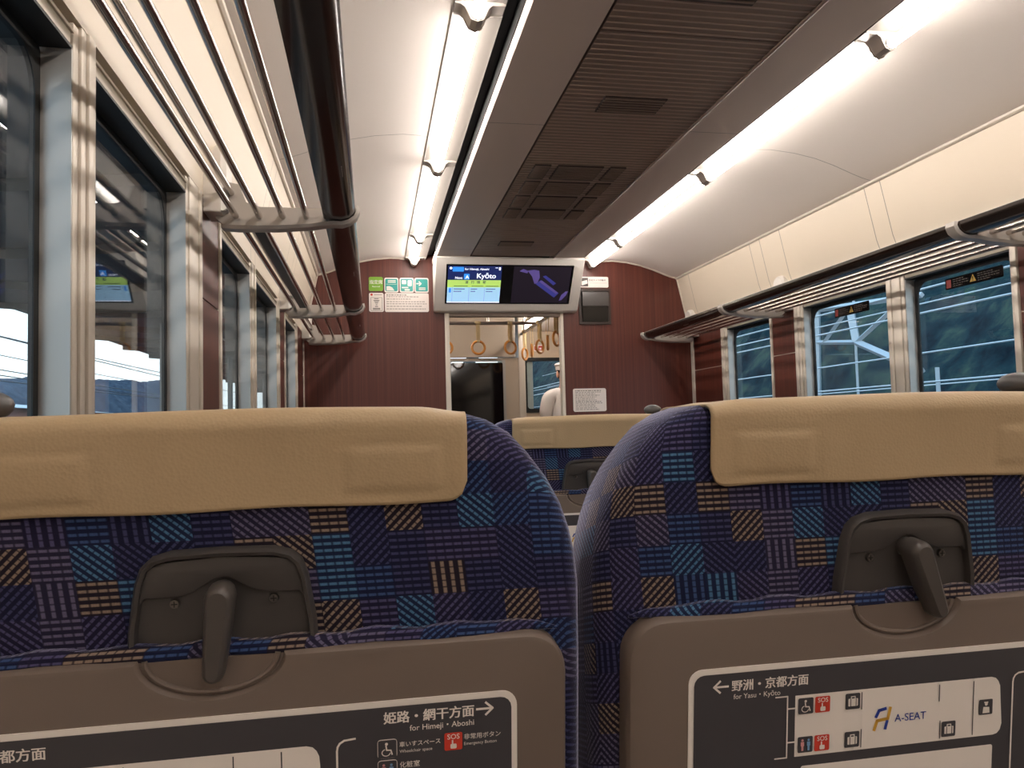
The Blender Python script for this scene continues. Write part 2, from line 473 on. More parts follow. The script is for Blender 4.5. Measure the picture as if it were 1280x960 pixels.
for s, side in ((-1, 'left'), (1, 'right')):
    bm = B()
    xbox(bm, s, 0, .058, Y0, Y1, FL, ZS, 0)                       # below the sills
    xbox(bm, s, 0.032, .058, Y0, Y1, ZT, 0.80, 0)                 # behind the header
    xbox(bm, s, 0, .058, Y0, .52, ZS, ZT+.05, 0)
    for a, b in WOODS: xbox(bm, s, 0.009, .058, a, b, ZS, ZT, 0)
    for a, b in POSTS: xbox(bm, s, 0.011, .058, a, b, ZS, ZT, 0)
    wl = struct('wall_'+side, bm, 'band')
    bm = B()                                                     # sloping cream panel above the rack
    prof = [(0.0, .645), (0.0, .70), (-.035, .80), (-.09, 1.055), (-.06, 1.055), (.05, .80), (.05, .645)]
    prism(bm, [(wx(s, d), z) for d, z in prof], 'y', Y0, Y1)
    struct('upper_panel', bm, 'upper', wl)
    bm = B()
    for a, b in WOODS:
        xbox(bm, s, 0.003, .009, a+.004, b-.004, ZS, 0.36, 0); xbox(bm, s, 0.003, .009, a+.004, b-.004, 0.366, ZT+.045, 0)
    struct('wood_panel', bm, 'wood', wl)
    bm = B()
    tube(bm, [(wx(s, -.088), Y0, 1.052), (wx(s, -.088), Y1, 1.052)], 0.014, 10)
    struct('trim_1' if s < 0 else 'trim_2', bm, 'post')
    bm = B()                                                     # window posts with their grooves
    for a, b in POSTS:
        w_ = b-a
        if w_ > .06:
            xbox(bm, s, 0.000, .012, a+.030, b-.034, ZS, 0.646, 0, bev=.003)
            xbox(bm, s, -0.004, .012, b-.032, b-.002, ZS, 0.646, 0, bev=.003)
            xbox(bm, s, 0.004, .012, a+.006, a+.028, ZS, 0.640, 0, bev=.002)
        else:
            xbox(bm, s, -0.002, .012, a+.002, b-.002, ZS, 0.646, 0, bev=.002)
    struct('trim_3' if s < 0 else 'trim_4', bm, 'post')
    for i, (a, b) in enumerate(WINS):
        n = i+1 if s < 0 else i+6
        wroot = D.objects.new('window_%d' % n, None); COL.objects.link(wroot); wroot['kind'] = 'structure'
        base = Vector((wx(s, .05), (a+b)/2, ZS)); wroot.location = base; ORG[wroot.name] = base
        bm = B()                                                 # metal reveal: four thin sides
        xbox(bm, s, .003, .052, a, a+.004, ZS, ZT); xbox(bm, s, .003, .052, b-.004, b, ZS, ZT)
        xbox(bm, s, .003, .052, a, b, ZS, ZS+.004)
        struct('reveal', bm, 'silver', wroot)
        bm = B(); xbox(bm, s, 0.003, .052, a, b, ZT-.004, ZT+.001); struct('darkened_head_reveal', bm, 'rubber', wroot)  # head side coloured black for the gasket and the shadow above the glass
        bm = B()                                                 # black gasket with rounded corners
        o_ = rrect(a+.004, b-.004, ZS+.004, ZT-.004, .012, 5); i_ = rrect(a+.022, b-.022, ZS+.022, ZT-.022, .06, 5)
        d0, d1 = wx(s, .0465), wx(s, .054)
        ro = [[bm.verts.new((dx, p[0], p[1])) for p in q] for dx, q in ((d0, o_), (d0, i_), (d1, i_), (d1, o_))]
        m_ = len(o_)
        for k in range(4):
            for j in range(m_): bm.faces.new((ro[k][j], ro[k][(j+1) % m_], ro[(k+1) % 4][(j+1) % m_], ro[(k+1) % 4][j]))
        struct('gasket', bm, 'rubber', wroot)
        bm = B(); xbox(bm, s, .0475, .0505, a+.012, b-.012, ZS+.012, ZT-.012); struct('pane', bm, 'glass', wroot)
        bm = B()                                                 # roller blind pulled up: slot and bottom bar
        xbox(bm, s, .004, .030, a+.002, b-.002, ZT+.003, ZT+.026, 0, bev=.004)
        xbox(bm, s, .000, .006, a+.002, b-.002, ZT+.021, ZT+.026, 0)
        struct('blind_bar', bm, 'blind', wroot)
        bm = B(); xbox(bm, s, .026, .031, a, b, ZT+.024, ZT+.050, 0); struct('blind_slot', bm, 'black', wroot)

# end walls
DOOR = (0.512, 1.350, 0.775)
bm = B()
xl, xr = wx(-1, .05), wx(1, .05)
box(bm, xl, DOOR[0], Y1, Y1+.05, FL, 1.3); box(bm, DOOR[1], xr, Y1, Y1+.05, FL, 1.3); box(bm, DOOR[0], DOOR[1], Y1, Y1+.05, DOOR[2], 1.3)
struct('wall_front', bm, 'wood')
bm = B()
box(bm, DOOR[0]-.004, DOOR[0]+.028, Y1-.008, Y1+.06, FL, DOOR[2]+.02, bev=.003); box(bm, DOOR[1]-.016, DOOR[1]+.006, Y1-.008, Y1+.06, FL, DOOR[2]+.02, bev=.003)
struct('trim_5', bm, 'post')
bm = B(); box(bm, DOOR[0]+.028, DOOR[1]-.016, Y1-.004, Y1+.055, DOOR[2]-.008, DOOR[2]+.03); struct('trim_6', bm, 'louver')
bm = B(); box(bm, xl, xr, Y0-.05, Y0, FL, 1.3); struct('wall_back', bm, 'beige')

# ceiling: two arched outer panels
ARC = [(-.347, 1.050), (-.30, 1.062), (-.254, 1.078), (-.16, 1.115), (-.071, 1.143), (.03, 1.163), (.14, 1.174), (.20, 1.172), (.241, 1.166)]
bm = B()
for s in (-1, 1):
    pts = [(mx(s, x), z) for x, z in ARC] + [(mx(s, .241), 1.21), (mx(s, .0), 1.215), (mx(s, -.40), 1.10)]
    prism(bm, pts, 'y', Y0, Y1)
struct('ceiling', bm, 'ceil')
bm = B()                                                         # cream edge strip where the arch meets the end wall
for s in (-1, 1):
    P = [(mx(s, x), Y1-.006, z-.003) for x, z in ARC]
    tube(bm, P, .006, 6)
    tube(bm, [(wx(s, -.002), Y1-.006, .66), (wx(s, -.037), Y1-.006, .80), (wx(s, -.092), Y1-.006, 1.05)], .006, 6)
struct('trim_7', bm, 'post')
# middle: smooth panels, dark recess beside the lamps
for s in (-1, 1):
    bm = B()
    pts = [(mx(s, x), z) for x, z in [(.429, 1.142), (.432, 1.131), (.440, 1.124), (.655, 1.124), (.655, 1.16), (.429, 1.16)]]
    prism(bm, pts, 'y', Y0, Y1)
    struct('ceiling_panel', bm, 'ceil_mid')
bm = B()
for s in (-1, 1):
    prism(bm, [(mx(s, x), z) for x, z in [(.386, 1.196), (.430, 1.196), (.430, 1.22), (.386, 1.22)]], 'y', Y0, Y1)
    prism(bm, [(mx(s, x), z) for x, z in [(.384, 1.168), (.388, 1.168), (.388, 1.22), (.384, 1.22)]], 'y', Y0, Y1)
    prism(bm, [(mx(s, x), z) for x, z in [(.426, 1.144), (.4288, 1.144), (.4288, 1.22), (.426, 1.22)]], 'y', Y0, 4.98)  # black strip paints the dark of the gap over the lit panel edge
    prism(bm, [(mx(s, x), z) for x, z in [(.655, 1.150), (.664, 1.150), (.664, 1.22), (.655, 1.22)]], 'y', Y0, Y1)
struct('ceiling_recess', bm, 'black')
bm = B(); box(bm, .2, 1.7, Y0, Y1, 1.222, 1.25); struct('ceiling_back', bm, 'black')

# ribbed air-conditioning panel in the middle of the ceiling
LX0, LX1 = .664, 1.220
vent = thing('air_conditioning_panel', 'long dark ribbed air conditioning panel along middle of ceiling', 'ceiling vent', (CX, 2.0, 1.118))
bm = B()
SEAMS = [-2.0, .1, 2.06, 2.98, 4.95]
seg = [Y0] + SEAMS[1:-1] + [4.985]
for a, b in zip(seg, seg[1:]): box(bm, LX0, LX1, a+.003, b-.003, 1.126, 1.15)
obj('backing_panel', bm, 'louver', vent)
bm = B(); y = Y0+.02
while y < 4.97:
    prism(bm, [(y-.0036, 1.127), (y-.0024, 1.1236), (y+.0024, 1.1236), (y+.0036, 1.127)], 'x', LX0+.002, LX1-.002); y += .031
obj('rib', bm, 'louver_rib', vent)
for (gx0, gx1, gy0, gy1) in [(.808, 1.034, 1.70, 1.875), (.808, 1.034, 2.48, 2.61), (.79, 1.0, 4.57, 4.68)] + \
        [(c0, c1, r0, r1) for (r0, r1) in ((3.19, 3.37), (3.41, 3.60), (3.635, 3.83), (3.87, 4.04)) for (c0, c1) in ((.712, .785), (.815, 1.022), (1.052, 1.124))]:
    bm = B()
    box(bm, gx0, gx1, gy0, gy1, 1.1195, 1.1275, 0)
    yy = gy0+.012
    while yy < gy1-.006:
        box(bm, gx0+.004, gx1-.004, yy-.0035, yy+.0035, 1.116, 1.1197, 1); yy += .0205
    obj('grille', bm, ['louver_dark', 'louver'], vent)
bm = B()
tube(bm, [(LX1+.002, Y0, 1.121), (LX1+.002, 4.985, 1.121)], .006, 8)
obj('edge_strip', bm, 'louver', vent)

# ------------------------------------------------------------------ ceiling lamps
TX = .303; TZ = 1.130
JO = [-5.52, -4.24, -2.98, -1.72, -.46, .80, 2.062, 3.333, 4.62, 5.26]
def lamp(s, y0, y1, label, last=False):
    t = thing('ceiling_light', label, 'ceiling light', (mx(s, TX), (y0+y1)/2, TZ-.03), 'tube lights along the ceiling')
    bm = B()
    pts = [(.241, 1.168), (.241, 1.163), (.252, 1.166), (.29, 1.168), (.375, 1.168), (.385, 1.163), (.386, 1.175), (.241, 1.175)]
    prism(bm, [(mx(s, x), z) for x, z in pts], 'y', y0, y1)
    obj('reflector', bm, 'reflector', t)
    bm = B(); x = mx(s, TX)
    tube(bm, [(x, y0+.028, TZ), (x, y0+.034, TZ), (x, y1-.034, TZ), (x, y1-.028, TZ)], [.0125, .0145, .0145, .0125], 14)
    obj('tube', bm, 'tube', t)
    bm = B(); hw = .028
    U = [(-.060, -.006), (-.044, -.008), (-.031, -.018), (-.024, -.034), (-.016, -.050), (0, -.056), (.016, -.050), (.024, -.034), (.031, -.018), (.044, -.008), (.080, -.006)]
    for yc in ([y1] if not last else [y1]):
        pr = [(mx(s, TX+a), 1.168+b) for a, b in U]
        top = [(p[0], 1.170) for p in pr]
        prism(bm, pr + top[::-1], 'y', yc-hw, yc+hw if not last else Y1-.001)
        tube(bm, [(p[0], yc-hw, p[1]) for p in pr], .0035, 6)
        if not last: tube(bm, [(p[0], yc+hw, p[1]) for p in pr], .0035, 6)
    obj('end_bracket', bm, 'bracket', t)
    for ya, yb_ in ((y1-.034, y1-.02), (y0+.02, y0+.034)):
        bm = B(); tube(bm, [(x, ya, TZ), (x, yb_, TZ)], .0165, 12); obj('end_cap', bm, 'metal', t)
    return t
ORD = ['short tube light nearest the brown end wall', 'second tube light from the brown end wall', 'third tube light from the brown end wall', 'fourth tube light from the brown end wall', 'fifth tube light from the brown end wall', 'sixth tube light from the brown end wall', 'seventh tube light from the brown end wall', 'eighth tube light from the brown end wall']
for s, sd in ((-1, 'left'), (1, 'right')):
    for i in range(8):
        y0, y1 = JO[8-i], JO[9-i]
        lamp(s, y0, y1, '%s, in the %s ceiling row' % (ORD[i], sd), i == 0)

# ------------------------------------------------------------------ luggage racks
BR = [-4.7, -2.98, -1.25, .49, 2.22, 3.95, 5.20]
def fas(off=0.0):
    return [(-.125, .598-off), (-.100, .592-off), (-.075, .591-off), (-.055, .597-off*.8), (-.042+off*.6, .608-off*.6), (-.0365+off, .621), (-.0395+off, .634)]
for s, sd in ((-1, 'left'), (1, 'right')):
    t = thing('luggage_rack', {'left': 'overhead luggage rack along the left windows, seen from below', 'right': 'overhead luggage rack along the right windows, seen almost edge on'}[sd], 'luggage rack', (mx(s, -.2), 2.0, .57), 'luggage racks above the windows')
    for x, z in ((-.363, .600), (-.300, .601), (-.237, .602), (-.173, .603), (-.375, .665)):
        bm = B(); tube(bm, [(mx(s, x), -5.4, z), (mx(s, x), 5.20, z)], .0088, 12); obj('rail', bm, 'chrome', t)
    bm = B()
    o_ = fas(); inn = [(-.0455, .634), (-.0445, .624), (-.050, .612), (-.062, .604), (-.080, .600), (-.100, .600), (-.125, .606)]
    prism(bm, [(mx(s, x), z) for x, z in o_+inn], 'y', -5.4, 5.22); obj('fascia', bm, 'gloss_brown', t)
    bm = B(); tube(bm, [(mx(s, -.0425), -5.4, .634), (mx(s, -.0425), 5.22, .634)], .0024, 8); obj('fascia_edge_glint', bm, 'bracket', t)  # pale bead paints in the light caught along the fascia's top edge
    for y in BR:
        bm = B()
        pl = [(-.415, .592), (-.395, .574), (-.36, .571), (-.25, .574), (-.125, .585), (-.115, .607), (-.125, .628), (-.30, .628), (-.335, .640), (-.355, .69), (-.40, .70), (-.425, .69)]
        prism(bm, [(mx(s, x), z) for x, z in pl], 'y', y-.012, y+.012)
        path = [(-.40, .572), (-.36, .569), (-.25, .571), (-.16, .578), (-.125, .584)] + [(x, z) for x, z in fas(.005)[1:]]
        hw = .026
        nrm = []
        for i, p in enumerate(path):
            a = Vector(path[max(i-1, 0)]); b = Vector(path[min(i+1, len(path)-1)]); tt = (b-a).normalized(); nrm.append(Vector((tt.y, -tt.x)))
        outp = [tuple(Vector(p)+n*.007) for p, n in zip(path, nrm)]; inp = [tuple(Vector(p)-n*.002) for p, n in zip(path, nrm)]
        ri = [[bm.verts.new((mx(s, p[0]), yy, p[1])) for p in L] for L, yy in ((inp, y-hw), (outp, y-hw*.75), (outp, y+hw*.75), (inp, y+hw))]
        for a, b in zip(ri, ri[1:]+ri[:1]):
            for j in range(len(path)-1): bm.faces.new((a[j], a[j+1], b[j+1], b[j]))
        bm.faces.new([r[0] for r in ri]); bm.faces.new([r[-1] for r in ri][::-1])
        obj('bracket', bm, 'bracket', t)
        bm = B()                                                   # rounded white wall mount behind the bracket
        yy = min(y, 5.215)
        loft_pts = rrect(yy-.055, yy+.055, .60, .80, [.005, .005, .045, .045], 6)
        d_in = -.055
        for dd in (0,):
            A = [bm.verts.new((wx(s, .0), p[0], p[1])) for p in loft_pts]; q = offset_poly(loft_pts, .012)
            Bv = [bm.verts.new((wx(s, -.045), p[0], p[1])) for p in loft_pts]; Cv = [bm.verts.new((wx(s, -.058), p[0], p[1])) for p in q]
            n_ = len(A)
            for a, b in ((A, Bv), (Bv, Cv)):
                for j in range(n_): bm.faces.new((a[j], a[(j+1) % n_], b[(j+1) % n_], b[j]))
            bm.faces.new(Cv); bm.faces.new(A[::-1])
        obj('wall_mount', bm, 'white_paint', t)
    bm = B(); box(bm, mx(s, -.343), mx(s, -.296), 2.26, 3.90, .606, .616, bev=.002)
    if s < 0: obj('filler_panel', bm, 'brown', t)
    else: bm.free()
    for y in (1.75, 2.95, 4.45):
        bm = B()                                                   # pale seat number marks on the fascia
        for k in range(5):
            box(bm, mx(s, -.0655), mx(s, -.0575), y+k*.016, y+k*.016+.010, .5955, .6035)
        obj('seat_number_mark', bm, 'sign_grey', t)

# ------------------------------------------------------------------ monitor above the door
mon = thing('overhead_monitor', 'wide white framed passenger information monitor above the door', 'monitor', (CX, 5.15, .79))
mA, mB = (4.99, 1.112), (5.233, .804)                               # top and bottom of the sloping face (y, z)
mW = .507
fd = Vector((0, mB[0]-mA[0], mB[1]-mA[1])); fl_ = fd.length; fd.normalize(); fn = Vector((0, -1, 0)); fn = (fn - fd*fn.dot(fd)).normalized()
MT = Matrix(((1, 0, 0), (0, fn.y*-1, -fd.y), (0, fn.z*-1, -fd.z))).to_4x4()      # plate frame (x, depth, up) -> world
MT = Matrix.Translation((CX, mB[0], mB[1])) @ MT
bm = B()
prism(bm, [(4.99, 1.112), (4.992, 1.1235), (5.299, 1.1235), (5.299, .787), (5.245, .793), (5.233, .804)], 'x', CX-mW, CX+mW)
es = [e for e in bm.edges]
bmesh.ops.bevel(bm, geom=es, offset=.008, segments=3, affect='EDGES', profile=.5)
obj('housing', bm, 'white_paint', mon)
bm = B()
u0, u1, v0, v1 = -.436, .436, .048, .345
slab(bm, rrect(u0, u1, v0, v1, .004, 3), -.003, .004, 0)
bm.transform(MT); scr = obj('screen', bm, 'scr_black', mon)
bm = B(); yb = -.0045; yd = -.0040; yt = -.0052
L0, L1, Lb, Lt = -.424, -.062, .058, .335
frect(bm, L0, L1, Lt-.105, Lt, yd, 0); frect(bm, L0, L1, Lt-.160, Lt-.105, yd, 2); frect(bm, L0, L1, Lb, Lt-.160, yd, 1)
text(bm, 'Kyōto', L0+.196, Lt-.090, .052, yb, 3, bold=.012)
text(bm, 'for Himeji, Aboshi', L0+.112, Lt-.030, .022, yb, 3, bold=.01)
text(bm, 'Next', L0+.050, Lt-.096, .024, yb, 3, bold=.01)
frect(bm, L0+.108, L0+.146, Lt-.100, Lt-.058, yb, 4, .004); text(bm, 'A', L0+.118, Lt-.094, .036, yt, 3, bold=.01)
frect(bm, L0+.03, L0+.105, Lt-.042, Lt-.008, yb, 4, .004); fdisc(bm, L0+.018, Lt-.017, .009, yb, 3)
frect(bm, L1-.020, L1-.008, Lt-.030, Lt-.008, yb, 3, .003); frect(bm, L1-.045, L1-.026, Lt-.014, Lt-.010, yb, 3)
for i, c in enumerate('運行情報'): text(bm, c, L0+.118+i*.040, Lt-.130, .024, yb, 5, bold=.01)
for a, b in ((.045, .14), (.165, .245), (.262, .35)):
    n_ = 9
    for k in range(n_):
        xx = L0+a+(b-a)*k/n_; frect(bm, xx, xx+(b-a)/n_*.7, Lt-.153, Lt-.147, yb, 5)
for x_ in (.034, .148, .254): frect(bm, L0+x_, L0+x_+.0012, Lb, Lt-.160, yb, 5)
for a, b in ((.045, .12), (.160, .205), (.265, .33)):
    for r_ in (0, 1):
        n_ = 7
        for k in range(n_-r_*2):
            xx = L0+a+(b-a)*k/n_; frect(bm, xx, xx+(b-a)/n_*.72, Lt-.176-r_*.018, Lt-.169-r_*.018, yb, 5)
frect(bm, L0+.010, L0+.026, Lt-.200, Lt-.167, yb, 4, .002); frect(bm, L0, L1, Lb, Lb+.006, yb, 3)
bm.transform(MT); obj('timetable_display', bm, ['scr_navy', 'scr_sky', 'scr_green', 'scr_white', 'scr_blue', 'scr_ink'], scr)
bm = B()
R0 = .020; R1 = .420
frect(bm, R0, R1, Lb, Lt, yd, 0)
flat(bm, [(.18, .205), (.215, .235), (.352, .135), (.322, .100)], yb, 2); flat(bm, [(.205, .222), (.222, .232), (.345, .140), (.334, .128)], yt, 1)
flat(bm, [(.225, .262), (.245, .270), (.325, .210), (.305, .196)], yb, 2)
flat(bm, [(.115, .305), (.150, .262), (.172, .205), (.192, .212), (.205, .255), (.195, .305), (.160, .312)], yb, 1)
flat(bm, [(.060, .300), (.115, .285), (.120, .302), (.085, .318)], yb, 1)
flat(bm, [(.360, .075), (.372, .120), (.400, .148), (.418, .150), (.405, .115), (.378, .080)], yb, 1)
flat(bm, [(R0, Lb), (.30, Lb), (.15, .130), (R0, .10)], yb, 3)
bm.transform(MT); obj('video_display', bm, ['scr_dark', 'scr_purple', 'scr_violet', 'scr_dark'], scr)

# ------------------------------------------------------------------ signs on the end wall
YS = Y1-.0015
def plate(name, x0, x1, z0, z1, mats, label, cat, draw, r=.012, group=None, y=YS):
    bm = B(); slab(bm, rrect(x0, x1, z0, z1, r, 5), y-.0025, y+.0015, 0)
    draw(bm, y-.0032)
    return solid(name, bm, mats, label, cat, group)
def dgreen(bm, y):
    text(bm, '指定席', .043, .992, .030, y, 1, 'CENTER', .01); text(bm, 'Reserved', .043, .968, .014, y, 1, 'CENTER', .01)
plate('sign', -.006, .090, .942, 1.039, ['sign_green', 'sign_white'], 'square green reserved seat sign on the brown end wall', 'sign', dgreen, .012, 'small signs left of the door')
def dteal(k):
    def f(bm, y):
        x = [.147, .252, .354][k]; z = .983
        frect(bm, x-.042, x+.042, z-.043, z+.043, y, 1, .010); y2 = y-.0006
        if k == 0:
            for i, zz in enumerate((1.014, 1.003)): frect(bm, x-.024, x+.030, zz-.003, zz+.003, y2, 0)
            frect(bm, x-.036, x+.036, .988, .990, y2, 0); flat(bm, [(x-.034, .944), (x+.020, .944), (x+.006, .966), (x-.014, .976), (x-.034, .974)], y2, 0)
        elif k == 1:
            frect(bm, x-.034, x-.004, .990, 1.018, y2, 0, .006); frect(bm, x+.006, x+.034, .976, 1.018, y2, 0, .006); frect(bm, x-.034, x+.010, .962, .970, y2, 0, .003); frect(bm, x-.016, x+.020, .944, .956, y2, 0, .005)
        else:
            fline(bm, [(x-.034, .994), (x-.008, .994)], .008, y2, 0); fline(bm, [(x-.018, 1.008), (x-.004, .994), (x-.018, .980)], .007, y2, 0)
            for zz in (.964, .953): frect(bm, x-.020, x+.026, zz-.003, zz+.003, y2, 0)
    return f
for k, (a, b, lab) in enumerate([(.099, .195, 'teal sign with white curved patch, beside the green sign'), (.203, .301, 'teal sign with white pictogram boxes, middle of three teal signs'), (.305, .402, 'teal sign with white arrow, beside the monitor')]):
    plate('sign', a, b, .932, 1.034, ['sign_white', 'sign_teal'], lab, 'sign', dteal(k), .012, 'small signs left of the door')
def dsq(bm, y):
    fdisc(bm, .012, .916, .008, y, 1); frect(bm, .028, .082, .913, .917, y, 2)
    fr = [(.006, .806), (.082, .806), (.082, .896), (.006, .896), (.006, .806)]; fline(bm, fr, .002, y, 3)
    for zz, w_ in ((.888, .03), (.876, .04), (.868, .03), (.858, .02), (.846, .012), (.834, .02), (.822, .05), (.814, .05)): frect(bm, .044-w_/2, .044+w_/2, zz-.0022, zz+.0022, y, 3)
plate('notice', -.006, .093, .798, .929, ['sign_white', 'sign_red', 'sign_grey', 'sign_ink'], 'small square white notice with a thin frame below green sign', 'notice', dsq, .012, 'small signs left of the door')
def dlong(bm, y):
    for zz, w_, m_ in ((.914, .13, 1), (.902, .22, 2), (.886, .16, 2), (.868, .265, 2), (.853, .27, 2), (.836, .24, 2), (.818, .27, 2)):
        x = .112
        while x < .112+w_:
            q = random.uniform(.008, .022); frect(bm, x, x+q, zz-.0025, zz+.0025, y, m_); x += q+.005
plate('notice', .100, .401, .797, .928, ['sign_white', 'sign_ink', 'sign_grey'], 'wide white notice with lines of text below teal signs', 'notice', dlong, .012, 'small signs left of the door')
def dcam(bm, y):
    frect(bm, 1.480, 1.548, .984, 1.046, y, 1); flat(bm, [(1.50, .990), (1.545, 1.005), (1.540, 1.03), (1.50, 1.02)], y-.0006, 0)
    text(bm, '防犯カメラ作動中', 1.556, 1.023, .0158, y, 1, bold=.008); frect(bm, 1.556, 1.69, 1.008, 1.0095, y, 2)
plate('sign', 1.470, 1.700, .976, 1.054, ['sign_white', 'sign_ink', 'sign_grey'], 'white security camera sign above the black recessed box', 'sign', dcam, .010)
def dnot(bm, y):
    for i in range(13):
        zz = .232-i*.0112; m_ = 1 if i in (0, 7) else 2; x = 1.428; e = x+(.19 if m_ == 1 else random.uniform(.13, .20))
        while x < e:
            q = random.uniform(.008, .026); frect(bm, x, min(x+q, e), zz-.0022, zz+.0022, y, m_); x += q+.005
plate('notice', 1.412, 1.656, .083, .248, ['sign_white', 'sign_ink', 'sign_grey'], 'white notice with dense text low beside the doorway', 'notice', dnot, .014)
# recessed camera box
cb = thing('camera_box', 'black recessed camera box on the wall right of monitor', 'camera box', (1.592, Y1-.01, .711))
bm = B()
o_ = [(1.474, .709), (1.709, .709), (1.709, .965), (1.474, .965)]; i_ = offset_poly(o_, .016)
loft(bm, [o_, o_, i_, i_], [Y1-.0005, Y1-.012, Y1-.012, Y1-.0008], 0, True, True)
obj('frame', bm, 'brown', cb)
bm = B(); prism(bm, [(Y1-.001, .948), (Y1-.024, .940), (Y1-.034, .905), (Y1-.030, .838), (Y1-.001, .838)], 'x', 1.496, 1.690); obj('hood', bm, 'dark_plastic', cb)
bm = B(); prism(bm, [(Y1-.001, .836), (Y1-.022, .836), (Y1-.014, .727), (Y1-.001, .727)], 'x', 1.498, 1.688); obj('dark_window', bm, 'scr_black', cb)

# ------------------------------------------------------------------ warning stickers on the right windows
def warn(y0, y1, z0, z1, lab):
    bm = B(); L = y1-y0; h = z1-z0
    slab(bm, rrect(0, L, 0, h, .006, 4), -.0008, .0006, 0); q = -.0014
    frect(bm, L*.02, L*.11, h*.12, h*.86, q, 1, .003)
    cx_ = L*.5; flat(bm, [(cx_-h*.36, h*.22), (cx_+h*.36, h*.22), (cx_, h*.86)], q, 2); frect(bm, cx_-h*.05, cx_+h*.05, h*.42, h*.66, q-.0005, 0); frect(bm, cx_-h*.05, cx_+h*.05, h*.28, h*.36, q-.0005, 0)
    for a, b in ((.14, .42), (.58, .94)):
        for zz, ww in ((.78, .7), (.60, 1), (.40, 1), (.22, .6)):
            x = L*a; e = L*(a+(b-a)*ww)
            while x < e:
                g = random.uniform(.006, .016); frect(bm, x, min(x+g, e), h*(zz-.035), h*(zz+.035), q, 3); x += g+.004
    # turn the plate to face the aisle on the right-hand glass: its x axis runs towards the camera
    T = Matrix.Translation((wx(1, .047), y1, z0)) @ Matrix(((0, 1, 0, 0), (-1, 0, 0, 0), (0, 0, 1, 0), (0, 0, 0, 1)))
    bm.transform(T)
    solid('warning_sticker', bm, ['scr_black', 'sticker_red', 'sticker_yellow', 'sign_ink'], lab, 'sticker', 'warning stickers on the right windows')
warn(2.50, 2.80, .514, .560, 'black warning sticker on the nearer right window, the bigger one')
warn(3.30, 3.58, .508, .556, 'black warning sticker on the farther right window, beside the steel mast')

# ------------------------------------------------------------------ vestibule beyond the doorway
V1 = 8.2; PY = 6.95
bm = B(); box(bm, -.30, -.25, Y1+.05, PY, FL, 1.1); struct('wall_vestibule_left', bm, 'beige')
bm = B(); box(bm, 2.30, 2.36, Y1+.05, V1+.06, FL, 1.15); struct('wall_vestibule_right', bm, 'beige')
bm = B(); box(bm, -.30, 2.36, Y1+.05, V1+.06, 1.02, 1.08); struct('ceiling_vestibule', bm, 'ceil')
bm = B()
GD = (.690, 1.216, .600)
box(bm, -.26, GD[0], PY, PY+.05, FL, .62); box(bm, GD[1], 1.352, PY, PY+.05, FL, .62); box(bm, GD[0], GD[1], PY, PY+.05, GD[2], .62)
box(bm, -.26, 1.302, PY-.02, PY+.05, .628, 1.02)
struct('wall_partition', bm, 'beige')
bm = B(); box(bm, 1.342, 1.402, PY-.012, PY+.062, FL, 1.02, bev=.004); box(bm, 1.300, 1.312, PY-.022, PY+.05, .628, 1.02); struct('trim_8', bm, 'post')
dr = D.objects.new('door_1', None); COL.objects.link(dr); dr['kind'] = 'structure'; dr.location = (.956, PY, FL); ORG[dr.name] = Vector((.956, PY, FL))
bm = B()
o_ = rrect(GD[0], GD[1], FL+.01, GD[2], .006, 3); i_ = rrect(GD[0]+.022, GD[1]-.022, FL+.5, GD[2]-.012, .02, 3)
loft(bm, [o_, o_, i_, i_, o_], [PY+.03, PY-.012, PY-.012, PY+.03, PY+.03], 0, False, False)
struct('frame', bm, 'silver', dr)
bm = B(); slab(bm, rrect(GD[0]+.02, GD[1]-.02, FL+.49, GD[2]-.02, .02, 3), PY+.005, PY+.012); struct('pane', bm, 'door_glass', dr)
# cab window wall behind the conductor
bm = B(); WB = (1.66, 2.10, .16, .70)
box(bm, 1.36, WB[0], V1, V1+.05, FL, 1.05); box(bm, WB[1], 2.34, V1, V1+.05, FL, 1.05); box(bm, WB[0], WB[1], V1, V1+.05, WB[3], 1.05); box(bm, WB[0], WB[1], V1, V1+.05, FL, WB[2])
box(bm, 1.352, 1.40, PY+.06, V1, FL, 1.05)
struct('wall_cab', bm, 'beige')
wn = D.objects.new('window_11', None); COL.objects.link(wn); wn['kind'] = 'structure'; wn.location = (1.88, V1, WB[2]); ORG[wn.name] = Vector((1.88, V1, WB[2]))
bm = B()
o_ = rrect(WB[0]-.03, WB[1]+.03, WB[2]-.03, WB[3]+.03, .01, 3); i_ = rrect(WB[0]+.012, WB[1]-.012, WB[2]+.012, WB[3]-.006, .03, 3)
loft(bm, [o_, o_, i_, i_, o_], [V1-.001, V1-.014, V1-.014, V1+.05, V1-.001], 0, False, False); struct('frame', bm, 'rubber', wn)
bm = B(); box(bm, WB[0]+.005, WB[1]-.005, V1+.02, V1+.026, WB[2]+.005, WB[3]-.005); struct('pane', bm, 'glass', wn)
bm = B(); box(bm, WB[0]+.012, WB[0]+.085, V1+.028, V1+.08, WB[2], WB[3]); struct('window_jamb', bm, 'gantry', wn)
